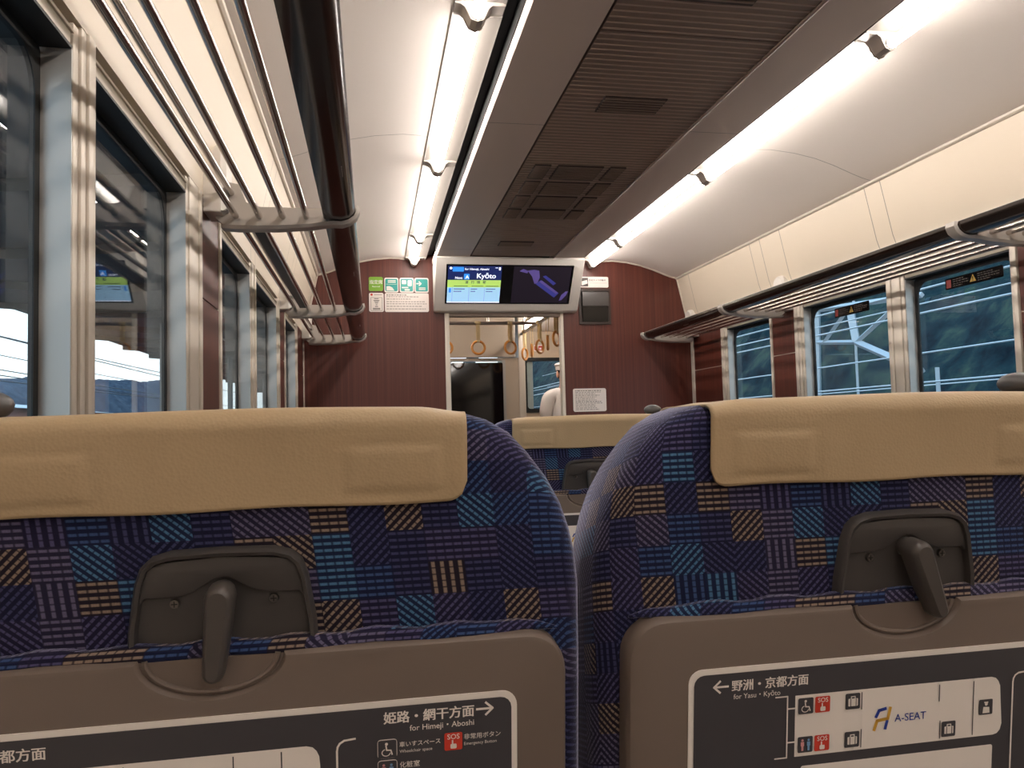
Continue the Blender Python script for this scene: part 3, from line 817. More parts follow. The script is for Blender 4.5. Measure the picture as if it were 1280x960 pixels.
# vestibule tube light (lights the vestibule)
t = thing('vestibule_light', 'bright tube light on the vestibule ceiling beyond the door', 'ceiling light', (1.55, 6.9, .99))
bm = B(); box(bm, 1.50, 1.60, 6.1, 8.0, 1.005, 1.019, bev=.003); obj('reflector', bm, 'reflector', t)
bm = B(); tube(bm, [(1.55, 6.15, .992), (1.55, 7.95, .992)], .016, 12); obj('tube', bm, 'tube', t)
t = thing('vestibule_light', 'second vestibule tube light, above the dark cab door and hidden by its lintel', 'ceiling light', (.32, 6.2, .99))
bm = B(); box(bm, .27, .37, 5.5, 6.7, 1.005, 1.019, bev=.003); obj('reflector', bm, 'reflector', t)
bm = B(); tube(bm, [(.32, 5.55, .992), (.32, 6.65, .992)], .016, 12); obj('tube', bm, 'tube', t)
# red label on the vestibule wall
bm = B(); slab(bm, rrect(1.755, 1.862, .80, .872, .008, 3), V1-.003, V1+.001, 0)
frect(bm, 1.765, 1.80, .812, .860, V1-.0036, 1, .01); frect(bm, 1.808, 1.852, .812, .860, V1-.0036, 1, .004); frect(bm, 1.773, 1.792, .828, .845, V1-.0042, 0); frect(bm, 1.818, 1.842, .82, .84, V1-.0042, 0)
solid('label', bm, ['sign_white', 'sign_red'], 'small red and white label high on vestibule wall behind straps', 'label')

# grab rails and straps
RZ = .84; RX = 1.372; TY = 6.2
bm = B(); tube(bm, [(.1, TY, RZ), (RX, TY, RZ)], .0135, 12)
for x in (.45, .95): tube(bm, [(x, TY, RZ), (x, TY, 1.02)], .009, 8)
solid('grab_rail', bm, ['metal'], 'horizontal metal grab rail running across the vestibule', 'grab rail')
bm = B(); tube(bm, [(RX, 5.42, RZ), (RX, 7.0, RZ)], .0135, 12)
for y in (5.5, 6.8): tube(bm, [(RX, y, RZ), (RX, y, 1.02)], .009, 8)
solid('grab_rail', bm, ['metal'], 'metal grab rail running lengthwise on the right of vestibule', 'grab rail')
def strap_handle(loc, rz, lab, grp, spin=0.0, first=[None]):
    if first[0] is None:
        t = thing('strap_handle', lab, 'strap handle', (0, 0, 0), grp)
        bm = B(); cz = -.200; rr = .052
        tube(bm, [(rr*math.sin(a), 0, cz+rr*math.cos(a)) for a in [2*PI*i/28 for i in range(28)]], .0100, 10, closed=True)
        obj('ring', bm, 'ring', t)
        bm = B()
        for sg in (-1, 1):
            prism(bm, [(-.014, -.002), (-.016, -.10), (-.012, -.150), (.012, -.150), (.016, -.10), (.014, -.002)], 'y', sg*.010-.0015, sg*.010+.0015)
        box(bm, -.024, .024, -.017, .017, -.012, .016, bev=.004); box(bm, -.013, .013, -.013, .013, -.158, -.138, bev=.003)
        obj('strap', bm, 'strap', t)
        first[0] = t
    else:
        t = copy_tree(first[0]); tag(t, lab, 'strap handle', grp)
    t.location = loc; t.rotation_euler = (0, 0, rz)
    return t
g1 = 'straps on the rail across the vestibule'; g2 = 'straps on the lengthwise vestibule rail'
strap_handle((.60, TY, RZ), 0, 'amber ring strap half hidden by the left door post', g1)
strap_handle((.866, TY, RZ), 0, 'amber ring strap above the dark cab door, seen face on', g1)
strap_handle((1.133, TY, RZ), .35, 'amber ring strap at the right end of the rail across', g1)
labs = ['amber ring strap deepest on the lengthwise rail', 'amber ring strap second deepest on lengthwise rail, almost edge on', 'amber ring strap in the middle of lengthwise rail, over red label', 'amber ring strap second nearest on lengthwise rail, edge on', 'amber ring strap nearest on lengthwise rail, beside right door post']
for (y, rz, lab) in zip((6.79, 6.48, 6.16, 5.87, 5.58), (.9, 1.28, .75, 1.30, .85), labs): strap_handle((RX, y, RZ), rz, lab, g2)

# ------------------------------------------------------------------ the conductor
def skin_body(name, verts, edges, radii, mats, parent, root=0, sub=2):
    me = D.meshes.new(name); me.from_pydata([Vector(v)-org(parent) for v in verts], edges, []); me.update()
    o = D.objects.new(name, me); COL.objects.link(o); o.parent = parent; ORG[o.name] = org(parent).copy()
    me.skin_vertices or None
    md = o.modifiers.new('skin', 'SKIN'); md.use_smooth_shade = True
    sv = me.skin_vertices[0].data if me.skin_vertices else None
    if sv is None:
        bmx = bmesh.new(); bmx.from_mesh(me); bmx.verts.layers.skin.verify(); bmx.to_mesh(me); bmx.free(); sv = me.skin_vertices[0].data
    for i, r in enumerate(radii):
        sv[i].radius = r if isinstance(r, tuple) else (r, r); sv[i].use_root = (i == root)
    s_ = o.modifiers.new('sub', 'SUBSURF'); s_.levels = sub; s_.render_levels = sub
    for m in mats: me.materials.append(M[m])
    return o
px, py = 1.838, 7.15; fz = FL
per = thing('person', 'person in white short sleeved shirt, cap and glasses behind the doorway', 'person', (px, py, fz))
# skin: head on a neck, arms and hands; facing the camera and turned a little to the left
V = [(px, py, fz+1.38), (px, py, fz+1.410), (px, py-.01, fz+1.480), (px, py-.02, fz+1.550), (px, py-.005, fz+1.620), (px, py, fz+1.38),
     (px-.17, py, fz+1.36), (px-.205, py-.01, fz+1.20), (px-.215, py-.02, fz+1.08), (px-.16, py-.14, fz+1.015), (px-.08, py-.23, fz+1.00), (px-.03, py-.27, fz+1.00),
     (px+.17, py, fz+1.36), (px+.205, py-.01, fz+1.20), (px+.215, py-.02, fz+1.08), (px+.16, py-.14, fz+1.01), (px+.08, py-.22, fz+.99), (px+.03, py-.26, fz+.985)]
V[5] = (px, py, fz+1.25)
E_ = [(0, 1), (1, 2), (2, 3), (3, 4), (0, 5), (0, 6), (6, 7), (7, 8), (8, 9), (9, 10), (10, 11), (0, 12), (12, 13), (13, 14), (14, 15), (15, 16), (16, 17)]
Rr = [(.06, .06), (.055, .055), (.062, .072), (.076, .094), (.070, .085), .08, .05, .045, .040, .036, .028, (.020, .036), .05, .045, .040, .036, .028, (.020, .036)]
body = skin_body('body', V, E_, Rr, ['skin'], per)
bm = B()
for hx, sg in ((px-.03, 1), (px+.03, -1)):
    for k in range(4):
        a = Vector((hx+sg*.008, py-.285, fz+1.016-k*.017)); L = (.070, .078, .074, .060)[k]
        tube(bm, [a, a+Vector((sg*L*.4, -.016, -.004)), a+Vector((sg*L*.75, -.008, -.012)), a+Vector((sg*L, .010, -.016))], [.0095, .009, .0085, .007], 8)
    a = Vector((hx-sg*.01, py-.28, fz+1.025)); tube(bm, [a, a+Vector((sg*.018, -.016, .022)), a+Vector((sg*.04, -.018, .026))], [.011, .010, .008], 8)
obj('fingers', bm, 'skin', body)
bm = B()
ball(bm, (px-.012, py-.118, fz+1.562), (.014, .022, .022)); 
for sg in (-1, 1): ball(bm, (px+sg*.082, py-.005, fz+1.565), (.012, .022, .034))
ball(bm, (px, py-.100, fz+1.515), (.026, .010, .008))
obj('face_features', bm, 'skin', body)
V = [(px, py, fz+.94), (px, py, fz+1.08), (px, py, fz+1.22), (px, py, fz+1.34), (px, py, fz+1.42), (px-.10, py, fz+1.385), (px-.17, py, fz+1.36), (px-.205, py-.01, fz+1.22), (px-.213, py-.012, fz+1.13), (px+.10, py, fz+1.385), (px+.17, py, fz+1.36), (px+.205, py-.01, fz+1.22), (px+.213, py-.012, fz+1.13)]
E_ = [(0, 1), (1, 2), (2, 3), (3, 4), (3, 5), (5, 6), (6, 7), (7, 8), (3, 9), (9, 10), (10, 11), (11, 12)]
Rr = [(.165, .115), (.16, .115), (.17, .12), (.15, .10), (.066, .062), .085, .076, .068, .066, .085, .076, .068, .066]
skin_body('shirt', V, E_, Rr, ['shirt'], per)
V = [(px, py, fz+.93), (px-.09, py, fz+.84), (px-.10, py-.015, fz+.48), (px-.105, py+.01, fz+.07), (px+.09, py, fz+.84), (px+.10, py-.015, fz+.48), (px+.105, py+.01, fz+.07)]
skin_body('trousers', V, [(0, 1), (1, 2), (2, 3), (0, 4), (4, 5), (5, 6)], [(.15, .11), .10, .072, .062, .10, .072, .062], ['trousers'], per)
bm = B()
for sg in (-1, 1): ball(bm, (px+sg*.105, py-.05, fz+.036), (.05, .13, .036))
obj('shoes', bm, 'black', per)
bm = B(); tube(bm, [(px, py+.002, fz+1.605), (px, py+.002, fz+1.650)], [.094, .098], 20); ball(bm, (px, py+.002, fz+1.655), (.108, .116, .030), 0, 20, 8)
obj('cap', bm, 'cap', per)
bm = B()
for sg in (-1, 1):
    tube(bm, [(px+sg*.034+.026*math.cos(2*PI*i/16), py-.112, fz+1.578+.019*math.sin(2*PI*i/16)) for i in range(16)], .0022, 6, closed=True)
    tube(bm, [(px+sg*.060, py-.110, fz+1.582), (px+sg*.084, py-.02, fz+1.580)], .002, 6)
tube(bm, [(px-.009, py-.113, fz+1.582), (px+.009, py-.113, fz+1.582)], .002, 6)
obj('glasses', bm, 'black', per)
bm = B(); ball(bm, (px, py-.075, fz+1.512), (.062, .052, .044)); obj('face_mask', bm, 'mask', per)
bm = B(); ball(bm, (px, py+.03, fz+1.575), (.086, .080, .072)); obj('hair', bm, 'hair', per)

# ------------------------------------------------------------------ seats
TILT = math.atan(.12)
def seat_half():
    return [(.258, -.42), (.258, -.26), (.258, -.18), (.257, -.12), (.254, -.095), (.250, -.078), (.243, -.058), (.232, -.038), (.217, -.018), (.203, -.003), (.186, .007), (.168, .0125), (.12, .0135), (.06, .014)]
def seat_outline():
    h = seat_half(); r = h + [(0, .014)] + [(-x, z) for x, z in h[::-1]]
    return r
def build_seat(name, label, group, stick, lever_rot, grips, hook):
    """a high-backed seat seen from behind; local frame: x across, y forward, z up along the back, 0 at eye level"""
    t = thing(name, label, 'seat', (0, 0, FL), group)
    TM = Matrix.Rotation(TILT, 4, 'X')       # leans the top of the back towards the viewer
    def put(pn, bm, mats, par):
        bm.transform(TM); return obj(pn, bm, mats, par)
    ol = seat_outline()
    ccw = ol
    bm = B()
    loft(bm, [offset_poly(ccw, .030), offset_poly(ccw, .013), offset_poly(ccw, .0045), ccw, ccw, offset_poly(ccw, .008), offset_poly(ccw, .03)], [-.002, 0.0, .006, .016, .078, .096, .106])
    for v in bm.verts: v.co.z -= .13*max(0, v.co.y)
    back = put('backrest', bm, 'fabric', t)
    # head cover draped over the top
    bm = B(); hw = .169; rc = .014; NX, NS = 88, 46
    prof = []
    zb = -.051
    for i in range(23): prof.append((-.0065, zb + (0.004-zb)*i/22))
    for i in range(1, 7):
        a = PI*.5*i/6; prof.append((-.0065+.014*(1-math.cos(a)), .004+.0125*math.sin(a)))
    for i in range(1, 6): prof.append((.0075+.07*i/5, .0165-.0092*i/5))
    for i in range(1, 7):
        a = PI*.5*i/6; prof.append((.0775+.03*math.sin(a), .0073-.014*(1-math.cos(a))))
    for i in range(1, 7): prof.append((.1075, -.0067-.050*i/6))
    NS = len(prof); g = []
    for j in range(NS):
        row = []
        for i in range(NX+1):
            x = -hw + 2*hw*i/NX; y, z = prof[j]
            ex = max(0, abs(x)-(hw-rc)); lift = rc - math.sqrt(max(0, rc*rc-ex*ex))
            if j < 23:
                q = (z-zb)/(0.004-zb); z = z + lift*(1-q)
                # stitched-down pads show through near both ends
                for c0 in (-.117, .117):
                    dx = abs(x-c0)-.034; dz = abs(z+.026)-.0165; dd = max(dx, dz)
                    y -= .0011*max(0, min(1, .5-dd/.005)) - .0008*math.exp(-(dd/.003)**2)
                y += .0014*math.sin(x*23+.6)*q*(1-q)*3 + .0016*math.exp(-((x+.055)/.012)**2)*math.sin(q*PI)*(.5+.5*q)
            z += .0012*math.sin(x*17+1.0)*(1 if j > 18 else 0)*(.4 if j < 26 else 1) + .0008*math.sin(x*41)*(1 if j < 3 else 0)
            e3 = max(0, min(1, (abs(x)-.135)/.034)); e3 = e3*e3*(3-2*e3)
            if j > 20: z -= .0036*e3*min(1, (j-20)/8)
            row.append(bm.verts.new((x, y, z)))
        g.append(row)
    for j in range(NS-1):
        for i in range(NX): bm.faces.new((g[j][i], g[j][i+1], g[j+1][i+1], g[j+1][i]))
    put('head_cover', bm, 'vinyl', t)
    hc = D.objects[t.children[-1].name]
    sm = hc.modifiers.new('thickness', 'SOLIDIFY'); sm.thickness = .0022; sm.offset = -1
    # roll of fabric above the table
    bm = B(); pts = []
    for i in range(33):
        x = -.235+.47*i/32; pts.append((x, -.0075+.0012*math.sin(i*.9), -.1475+.0016*math.sin(i*1.7)))
    tube(bm, pts, [.0075*min(1, .15+.3*min(i, 32-i)) for i in range(33)], 10); put('fabric_roll', bm, 'fabric', t)
    # table latch
    bm = B()
    pl = [(-.0625, -.148), (.0625, -.148), (.0615, -.130), (.0565, -.098), (.0525, -.087), (.046, -.081), (.034, -.0775), (0, -.0765), (-.034, -.0775), (-.046, -.081), (-.0525, -.087), (-.0565, -.098), (-.0615, -.130)]
    pi_ = offset_poly(pl, .0055)
    loft(bm, [pi_, offset_poly(pl, .0045), offset_poly(pl, .002), pl, pl], [-.0055, -.0115, -.0125, -.009, .006], 0, True, True)
    # raised upper ledge with a bump over the pivot
    lg = [(-.0555, -.114)]
    for i in range(25):
        x = -.050+.100*i/24; lg.append((x, -.1085+.0125*math.exp(-(x/.016)**2)))
    lg += [(.0555, -.114), (.0525, -.099), (.048, -.088), (.040, -.0845), (0, -.0815), (-.040, -.0845), (-.048, -.088), (-.0525, -.099)]
    slab(bm, lg, -.0092, -.004, 0, .0012)
    la = put('table_latch', bm, 'dark_plastic', t); la['label'] = 'dark grey plastic table latch'
    for sx_ in (-.032, .033):
        bm = B(); tube(bm, [(sx_, -.0045, -.1135), (sx_, -.0078, -.1135)], [.0036, .0030], 12)
        box(bm, sx_-.0020, sx_+.0020, -.0082, -.0076, -.1138, -.1132, 1); box(bm, sx_-.0003, sx_+.0003, -.0082, -.0076, -.1155, -.1115, 1)
        put('screw', bm, ['screw', 'black'], la)
    bm = B()
    lv = []
    for i in range(9): a = PI*i/8; lv.append((.0095*math.cos(a), .0095*math.sin(a)))
    for i in range(9): a = PI+PI*i/8; lv.append((.0072*math.cos(a), -.050+.0072*math.sin(a)))
    loft(bm, [offset_poly(lv, .0035), offset_poly(lv, .0015), lv, lv], [-.0300, -.0285, -.0245, -.012], 0)
    tube(bm, [(0, -.013, 0), (0, -.004, 0)], .008, 12)
    bm.transform(Matrix.Translation((0, 0, -.1065)) @ Matrix.Rotation(lever_rot, 4, 'Y'))
    put('lever', bm, 'lever', la)
    # folding table with a finger notch
    yF = -.0205; yB = .004
    bm = B(); ztop = -.1475; rC = .030; hwT = .2395; zbot = -.52
    nc, nr, nd = -.007, .047, .0275
    o_ = [(-hwT, zbot), (hwT, zbot)]
    for i in range(9): a = PI*.5*i/8; o_.append((hwT-rC+rC*math.cos(a), ztop-rC+rC*math.sin(a)))
    for i in range(17): a = PI*i/16; o_.append((nc+nr*math.cos(a), ztop-nd*math.sin(a)))
    for i in range(9): a = PI*.5+PI*.5*i/8; o_.append((-hwT+rC+rC*math.cos(a), ztop-rC+rC*math.sin(a)))
    loft(bm, [offset_poly(o_, .0045), offset_poly(o_, .0022), offset_poly(o_, .0006), o_, o_], [yF, yF+.0007, yF+.003, yF+.007, yB], 0)
    nt_ = [(nc+(nr+.001)*math.cos(PI*i/16), ztop-.002-(nd+.001)*math.sin(PI*i/16)) for i in range(17)][::-1]
    slab(bm, nt_, yF+.0052, yB, 0, .0)
    ring = [(nc+(nr-.004)*math.cos(PI*i/16), yF+.0050, ztop-.001-(nd-.0035)*math.sin(PI*i/16)) for i in range(17)]
    tube(bm, ring, .0019, 8)
    tr = put('folding_table', bm, 'tray', t); tr['label'] = 'grey brown plastic folding table'
    # route map sticker
    mats = ['map_dark', 'map_white', 'map_red', 'map_blue', 'map_gold', 'map_pink', 'map_sky']
    bm = B(); c = stick; H_ = .205; zt = -.1875; ys = yF-.0002
    slab(bm, rrect(c-H_, c+H_, zt-.26, zt, .011, 6), ys-.0006, ys+.0005, 1)
    y1_ = ys-.0012; y2_ = ys-.0017; y3_ = ys-.0022
    frect(bm, c-H_+.0042, c+H_-.0042, zt-.256, zt-.0042, y1_, 0, .008)
    def X(u): return c+u
    def arrow(x, z, sg):
        fline(bm, [(x-sg*.006, z), (x+sg*.005, z)], .0016, y2_, 1); fline(bm, [(x+sg*.0005, z+.0045), (x+sg*.0055, z), (x+sg*.0005, z-.0045)], .0016, y2_, 1)
    arrow(X(-.1795), zt-.0140, -1)
    for k in (-1, 0, 1): text(bm, '野洲・京都方面', X(-.1705+k*.00016), zt-.0175, .0092, y2_-k*.00005, 1, bold=.008)
    text(bm, 'for Yasu・Kyōto', X(-.1690), zt-.0245, .0056, y2_, 1, bold=.004)
    arrow(X(.1815), zt-.0115, 1)
    for k in (-1, 0, 1): text(bm, '姫路・網干方面', X(.1735+k*.00016), zt-.0155, .0092, y2_-k*.00005, 1, 'RIGHT', bold=.008)
    text(bm, 'for Himeji・Aboshi', X(.1735), zt-.0226, .0058, y2_, 1, 'RIGHT', bold=.006)
    # the car drawn as a white strip
    st, sb_ = zt-.0265, zt-.0755
    flat(bm, [(X(-.1175), sb_), (X(.060), sb_), (X(.0638), sb_+.001), (X(.0665), sb_+.0038), (X(.068), sb_+.009), (X(.0655), st-.008), (X(.0638), st-.004), (X(.0612), st-.0012), (X(.057), st), (X(-.1175), st)], y2_, 1)
    fline(bm, [(X(-.134), st), (X(-.124), st), (X(-.124), sb_), (X(-.134), sb_)], .0011, y2_, 1)
    for zz in (st-.010, sb_+.012): fline(bm, [(X(-.124), zz), (X(-.1175), zz)], .0012, y2_, 1)
    def icon(x, z, kind, s=.0064):
        frect(bm, x-s, x+s, z-s, z+s, y3_-.0002, {'sos': 2}.get(kind, 0), .0012); q = y3_-.0007; f_ = s/.0058
        if kind == 'wheel':
            fdisc(bm, x-.0005*f_, z+.0036*f_, .0010*f_, q, 1, 8); fline(bm, [(x-.0008*f_, z+.0024*f_), (x-.0004*f_, z-.0004*f_), (x+.0022*f_, z-.0006*f_), (x+.0030*f_, z-.0034*f_)], .0009*f_, q, 1)
            fline(bm, [(x-.0008*f_+.0026*f_*math.cos(a), z-.0020*f_+.0022*f_*math.sin(a)) for a in [1.9+.42*i for i in range(11)]], .0006*f_, q, 1)
        elif kind == 'sos':
            text(bm, 'SOS', x, z+.0018*f_, .0047*f_, q, 1, 'CENTER', bold=.012)
            frect(bm, x-.0020*f_, x+.0020*f_, z-.0046*f_, z-.0014*f_, q, 1, .0008*f_); frect(bm, x-.0011*f_, x-.0001*f_, z-.0020*f_, z+.0012*f_, q, 1)
        elif kind == 'bag':
            frect(bm, x-.0038*f_, x+.0038*f_, z-.0034*f_, z+.0022*f_, q, 1, .0006*f_); fline(bm, [(x-.0015*f_, z+.0022*f_), (x-.0015*f_, z+.0036*f_), (x+.0015*f_, z+.0036*f_), (x+.0015*f_, z+.0022*f_)], .0007*f_, q, 1)
            for dx in (-.0021, .0021): frect(bm, x+(dx-.0003)*f_, x+(dx+.0003)*f_, z-.0034*f_, z+.0022*f_, q-.0004, 0)
        elif kind == 'wc':
            for dx, m_ in ((-.0024, 5), (.0024, 6)):
                fdisc(bm, x+dx*f_, z+.0034*f_, .0009*f_, q, m_, 8); frect(bm, x+(dx-.0013)*f_, x+(dx+.0013)*f_, z-.0008*f_, z+.0022*f_, q, m_); frect(bm, x+(dx-.0008)*f_, x+(dx+.0008)*f_, z-.0042*f_, z-.0008*f_, q, m_)
        elif kind == 'crew':
            fdisc(bm, x, z+.0024*f_, .0013*f_, q, 1, 10); frect(bm, x-.0018*f_, x+.0016*f_, z+.0032*f_, z+.0042*f_, q, 1); flat(bm, [(x-.0030*f_, z-.0044*f_), (x+.0030*f_, z-.0044*f_), (x+.0026*f_, z), (x-.0024*f_, z+.0004*f_)], q, 1)
    rt, rb = st-.0085, sb_+.0095
    icon(X(-.1088), rt, 'wheel'); icon(X(-.0945), rt, 'sos'); icon(X(-.0685), rt, 'bag'); frect(bm, X(-.0608), X(-.0600), st-.016, st-.002, y3_, 0)
    icon(X(-.1088), rb, 'wc'); icon(X(-.0945), rb, 'sos'); icon(X(-.0685), rb, 'bag'); frect(bm, X(-.0608), X(-.0600), sb_+.002, sb_+.017, y3_, 0)
    frect(bm, X(.0085), X(.0093), st-.016, st-.002, y3_, 0); frect(bm, X(.0098), X(.0106), sb_+.002, sb_+.017, y3_, 0); icon(X(.0180), rb, 'bag')
    frect(bm, X(.0400), X(.0408), sb_+.002, st-.002, y3_, 0); icon(X(.0520), (st+sb_)/2, 'crew')
    # seat logo: slanted A in blue and gold, and its lettering
    lx, lz = X(-.0475), (st+sb_)/2-.001
    fline(bm, [(lx+.000, lz+.002), (lx+.0025, lz+.0070), (lx+.0085, lz+.0082)], .0026, y3_, 3); fline(bm, [(lx+.0125, lz+.0085), (lx+.0105, lz-.0002), (lx+.001, lz-.0012), (lx-.0015, lz-.0085)], .0026, y3_, 4); fline(bm, [(lx+.0098, lz-.0022), (lx+.0083, lz-.0082)], .0026, y3_, 3)
    text(bm, 'A-SEAT', lx+.0165, lz-.0035, .0088, y3_, 3, bold=.004, squeeze=1.0)
    # legend
    fline(bm, [(X(.090), st+.002), (X(.0825), st+.0013), (X(.0795), st-.0005), (X(.0780), st-.003), (X(.0775), st-.006), (X(.0775), sb_-.06)], .0014, y2_, 1)
    icon(X(.1120), zt-.0340, 'wheel'); fline(bm, rrect(X(.1055), X(.1185), zt-.0405, zt-.0275, .002, 3)+[(X(.1055+.0), zt-.038)], .0007, y2_, 1)
    text(bm, '車いすスペース', X(.1205), zt-.0335, .0042, y2_, 1, bold=.006); text(bm, 'Wheelchair space', X(.1205), zt-.0380, .0032, y2_, 1)
    icon(X(.1585), zt-.0330, 'sos'); text(bm, '非常用ボタン', X(.1662), zt-.0325, .0045, y2_, 1, bold=.006); text(bm, 'Emergency Button', X(.1662), zt-.0370, .0032, y2_, 1)
    icon(X(.1120), zt-.0490, 'wc'); fline(bm, rrect(X(.1055), X(.1185), zt-.0555, zt-.0425, .002, 3)+[(X(.1055), zt-.053)], .0007, y2_, 1)
    text(bm, '化粧室', X(.1205), zt-.0485, .0048, y2_, 1, bold=.006); text(bm, 'Restroom', X(.1205), zt-.0530, .0032, y2_, 1)
    icon(X(.1120), zt-.0640, 'bag')
    frect(bm, X(-.112), X(.060), zt-.150, zt-.0835, y2_, 1, .002)
    so = put('route_map_sticker', bm, mats, tr); so['label'] = 'dark route map sticker with white border'
    # corner grips on the shoulders
    for gx in grips:
        bm = B(); ball(bm, (gx, .088, .016), (.020, .022, .012), 0, 18, 10)
        tube(bm, [(gx*.95, .070, -.035), (gx*.99, .084, -.006), (gx, .087, .010)], [.017, .014, .015], 14)
        put('corner_grip', bm, 'dark_plastic', t)
    if hook:
        bm = B(); ball(bm, (hook, -.012, -.082), (.018, .012, .016)); tube(bm, [(hook, .004, -.082), (hook, -.012, -.082)], .010, 12)
        put('coat_hook', bm, 'dark_plastic', t)
    # cushion, arms and pedestal in front of the back
    bm = B(); box(bm, -.235, .235, .16, .60, -.74, -.60, bev=.04, seg=3); obj('cushion', bm, 'fabric', t)
    bm = B(); box(bm, -.245, .245, .10, .60, -.80, -.735, bev=.015); obj('cushion_frame', bm, 'dark_plastic', t)
    bm = B(); loft(bm, [rrect(-.25, .25, -.78, -.40, .03, 4)]*2, [.06, .15], 0); obj('lower_back', bm, 'fabric', t)
    for sg in (-1, 1):
        bm = B(); box(bm, sg*.245, sg*.205, .14, .50, -.47, -.42, bev=.015); box(bm, sg*.240, sg*.212, .16, .24, -.76, -.46, bev=.008); obj('armrest', bm, 'dark_plastic', t)
    bm = B(); box(bm, -.18, .18, .18, .52, FL+.03, -.79, bev=.02); box(bm, -.21, .21, .12, .56, FL, FL+.035, bev=.01); obj('pedestal', bm, 'dark_plastic', t)
    return t
# build_seat works at the origin: ORG of its root is (0,0,FL)
g = 'reclining seats with patchwork covers'
sA = build_seat('reclining_seat', 'blue patchwork seat back with tan head cover, hanging straight table lever, window side', g, -.003, 0.10, [-.186], -.172)
sA.location = (-.102, .556, FL-.002)
sB = build_seat('reclining_seat', 'blue patchwork seat back with tan head cover and tilted table lever, aisle side', g, .013, -.36, [.195], None)
sB.location = (.424, .556, FL)
sC = build_seat('reclining_seat', 'farther blue patchwork seat seen through the gap between two near seats', g, .005, -.05, [.175], None)
sC.location = (.457, 1.585, FL)

# ------------------------------------------------------------------ outside
bm = B(); box(bm, -90, 102, -20, 380, FL-1.6, FL-1.1); struct('ground', bm, 'ballast')
def hill(name, x0, x1, y0, y1, prof, mat, seed, nx=40, ny=90, amp=1.0):
    rnd = random.Random(seed); bm = B(); g = []
    ph = [rnd.uniform(0, 6.28) for _ in range(12)]
    for i in range(nx+1):
        row = []
        for j in range(ny+1):
            q = i/nx; x = x0+(x1-x0)*q; y = y0+(y1-y0)*j/ny
            n = sum(math.sin(y*(.11+.17*k)+x*(.07+.13*k)+ph[k])/(1+k*.7) for k in range(8))*.5
            z = prof(q, y) + amp*(n+rnd.uniform(-.5, .5))*min(1, q*4)
            row.append(bm.verts.new((x+rnd.uniform(-.3, .3)*amp, y+rnd.uniform(-.3, .3)*amp, FL-1.2+z)))
        g.append(row)
    for i in range(nx):
        for j in range(ny): bm.faces.new((g[i][j], g[i+1][j], g[i+1][j+1], g[i][j+1]))
    o = struct(name, bm, mat); return o
hill('hill_right', 13, 34, -10, 150, lambda q, y: 22*q**.8, 'forest', 3, 46, 280, .55)
hill('hill_ahead', 10, 60, 150, 190, lambda q, y: 24*min(1, q*3), 'forest', 9, 40, 40, .55)
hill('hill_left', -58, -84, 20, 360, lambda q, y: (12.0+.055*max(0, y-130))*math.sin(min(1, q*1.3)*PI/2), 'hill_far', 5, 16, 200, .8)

# station canopy beside the left windows
can = thing('platform_canopy', 'dark station platform canopy roof outside the left windows', 'canopy', (-5.0, 14, FL-.05))
bm = B(); prism(bm, [(-8.0, 2.93), (-5.0, 2.70), (-1.9, 2.93), (-1.9, 3.15), (-5.0, 2.92), (-8.0, 3.15)], 'y', -2, 70); obj('roof', bm, 'roofing', can)
for y in (2, 11, 20, 29, 38, 47, 56):
    bm = B(); tube(bm, [(-5.0, y, FL), (-5.0, y, 2.72)], .09, 10); obj('column', bm, 'concrete', can)
for y in range(0, 69, 3):
    bm = B(); prism(bm, [(-8.0, 2.80), (-5.0, 2.55), (-1.9, 2.80), (-1.9, 2.94), (-5.0, 2.71), (-8.0, 2.94)], 'y', y-.05, y+.05); obj('rafter', bm, 'roofing', can)
bm = B(); box(bm, -7.6, -1.75, -6, 70, FL-1.1, FL-.05, bev=.03); struct('platform', bm, 'concrete')
bld = thing('warehouse', 'low rust coloured building seen through the left windows', 'building', (-26, 54, FL-1.2))
bm = B(); box(bm, -32, -20, 44, 64, FL-1.15, 1.7); obj('wall', bm, 'rust', bld)
bm = B(); prism(bm, [(-32.5, 1.7), (-19.5, 1.7), (-26, 2.5)], 'y', 43.7, 64.3); obj('roof', bm, 'gantry', bld)
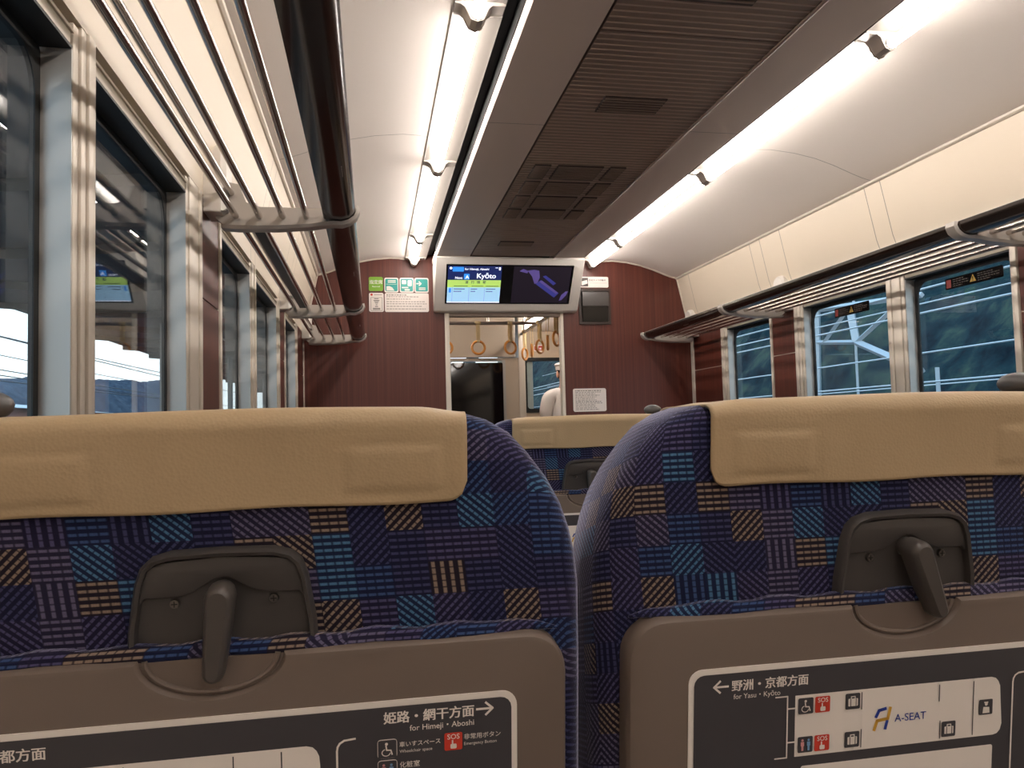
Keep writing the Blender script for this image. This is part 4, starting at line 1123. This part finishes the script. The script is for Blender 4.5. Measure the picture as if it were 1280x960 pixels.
# overhead wires
def wire(name, a, b, r, mat, lab, cat='wire', grp=None, sag=.25):
    bm = B(); a = Vector(a); b = Vector(b); P = []
    for i in range(17):
        q = i/16; p = a.lerp(b, q); p.z -= sag*4*q*(1-q); P.append(p)
    tube(bm, P, r, 6)
    return solid(name, bm, [mat], lab, cat, grp)
wl = 'overhead wires outside the left windows'
for i, (x, z, dz) in enumerate([(-8.8, 2.7, .1), (-9.4, 1.9, .0), (-12.5, 3.6, .4), (-13.0, 2.9, -.3), (-12.8, 2.2, .2), (-16, 4.2, -.4)]):
    wire('overhead_wire', (x, -6, z), (x-.4, 60, z+dz), .016 if i < 2 else .022, 'wire_dark', ['lowest thin dark wire close outside the left windows', 'second thin dark wire close outside the left windows', 'thin dark wire high over the far left tracks', 'thin dark wire midway over the far left tracks', 'thin dark wire low over the far left tracks', 'thin dark wire beyond all others on the left'][i], 'wire', wl)
wr = 'overhead wires outside the right windows'
RW = [(5.4, 1.08, .1), (5.4, 1.32, .1), (6.4, .82, .0), (7.6, 1.62, .15), (7.9, .30, -.1), (8.4, .55, .0), (6.0, .42, .1), (10.5, 2.9, .2), (10.8, 2.3, .1)]
RN = ['upper wire of the bright pair', 'lower wire of the bright pair', 'single wire under the bright pair', 'high wire near the warning sticker', 'lowest wire', 'second lowest wire', 'faint wire near the seat tops', 'highest far wire', 'second highest far wire']
for i, (x, z, dz) in enumerate(RW):
    wire('overhead_wire', (x, -5, z), (x+.3, 48, z+dz), .011, 'wire', 'pale blue %s crossing the right windows' % RN[i], 'wire', wr, .12)
# steel gantry on the right
ga = thing('catenary_gantry', 'pale blue steel lattice gantry outside the right middle window', 'gantry', (9.3, 14.6, FL-1.2))
GX = 9.0
def bar(bm, a, b, r=.05): tube(bm, [a, b], r, 4)
bm = B(); bar(bm, (9.0, 14.55, FL-1.2), (9.0, 14.25, 2.6), .10); bar(bm, (9.5, 13.75, FL-1.2), (9.5, 13.75, 2.3), .03); obj('mast', bm, 'gantry', ga)
bm = B(); bar(bm, (9.0, 14.6, 1.56), (9.0, 12.98, 1.39), .045); bar(bm, (9.0, 14.4, 2.20), (9.0, 11.2, 1.98), .05); obj('beam', bm, 'gantry', ga)
for a, b, r in (((9.0, 14.05, 1.50), (9.0, 13.2, 2.06), .05), ((9.0, 13.0, 1.39), (9.0, 13.15, 2.08), .09), ((9.0, 13.0, 1.39), (9.0, 11.6, 2.00), .05), ((9.0, 13.0, 1.39), (9.0, 11.3, .72), .07)):
    bm = B(); bar(bm, a, b, r); obj('brace', bm, 'gantry', ga)
bm = B(); bar(bm, (7.4, 9.0, FL-1.2), (7.4, 9.0, .62), .035); obj('stay', bm, 'gantry', ga)

# ------------------------------------------------------------------ raise everything so the car floor is at z = 0
for o in list(SC.objects):
    if o.parent is None and o.type != 'CAMERA': o.location.z += EYE
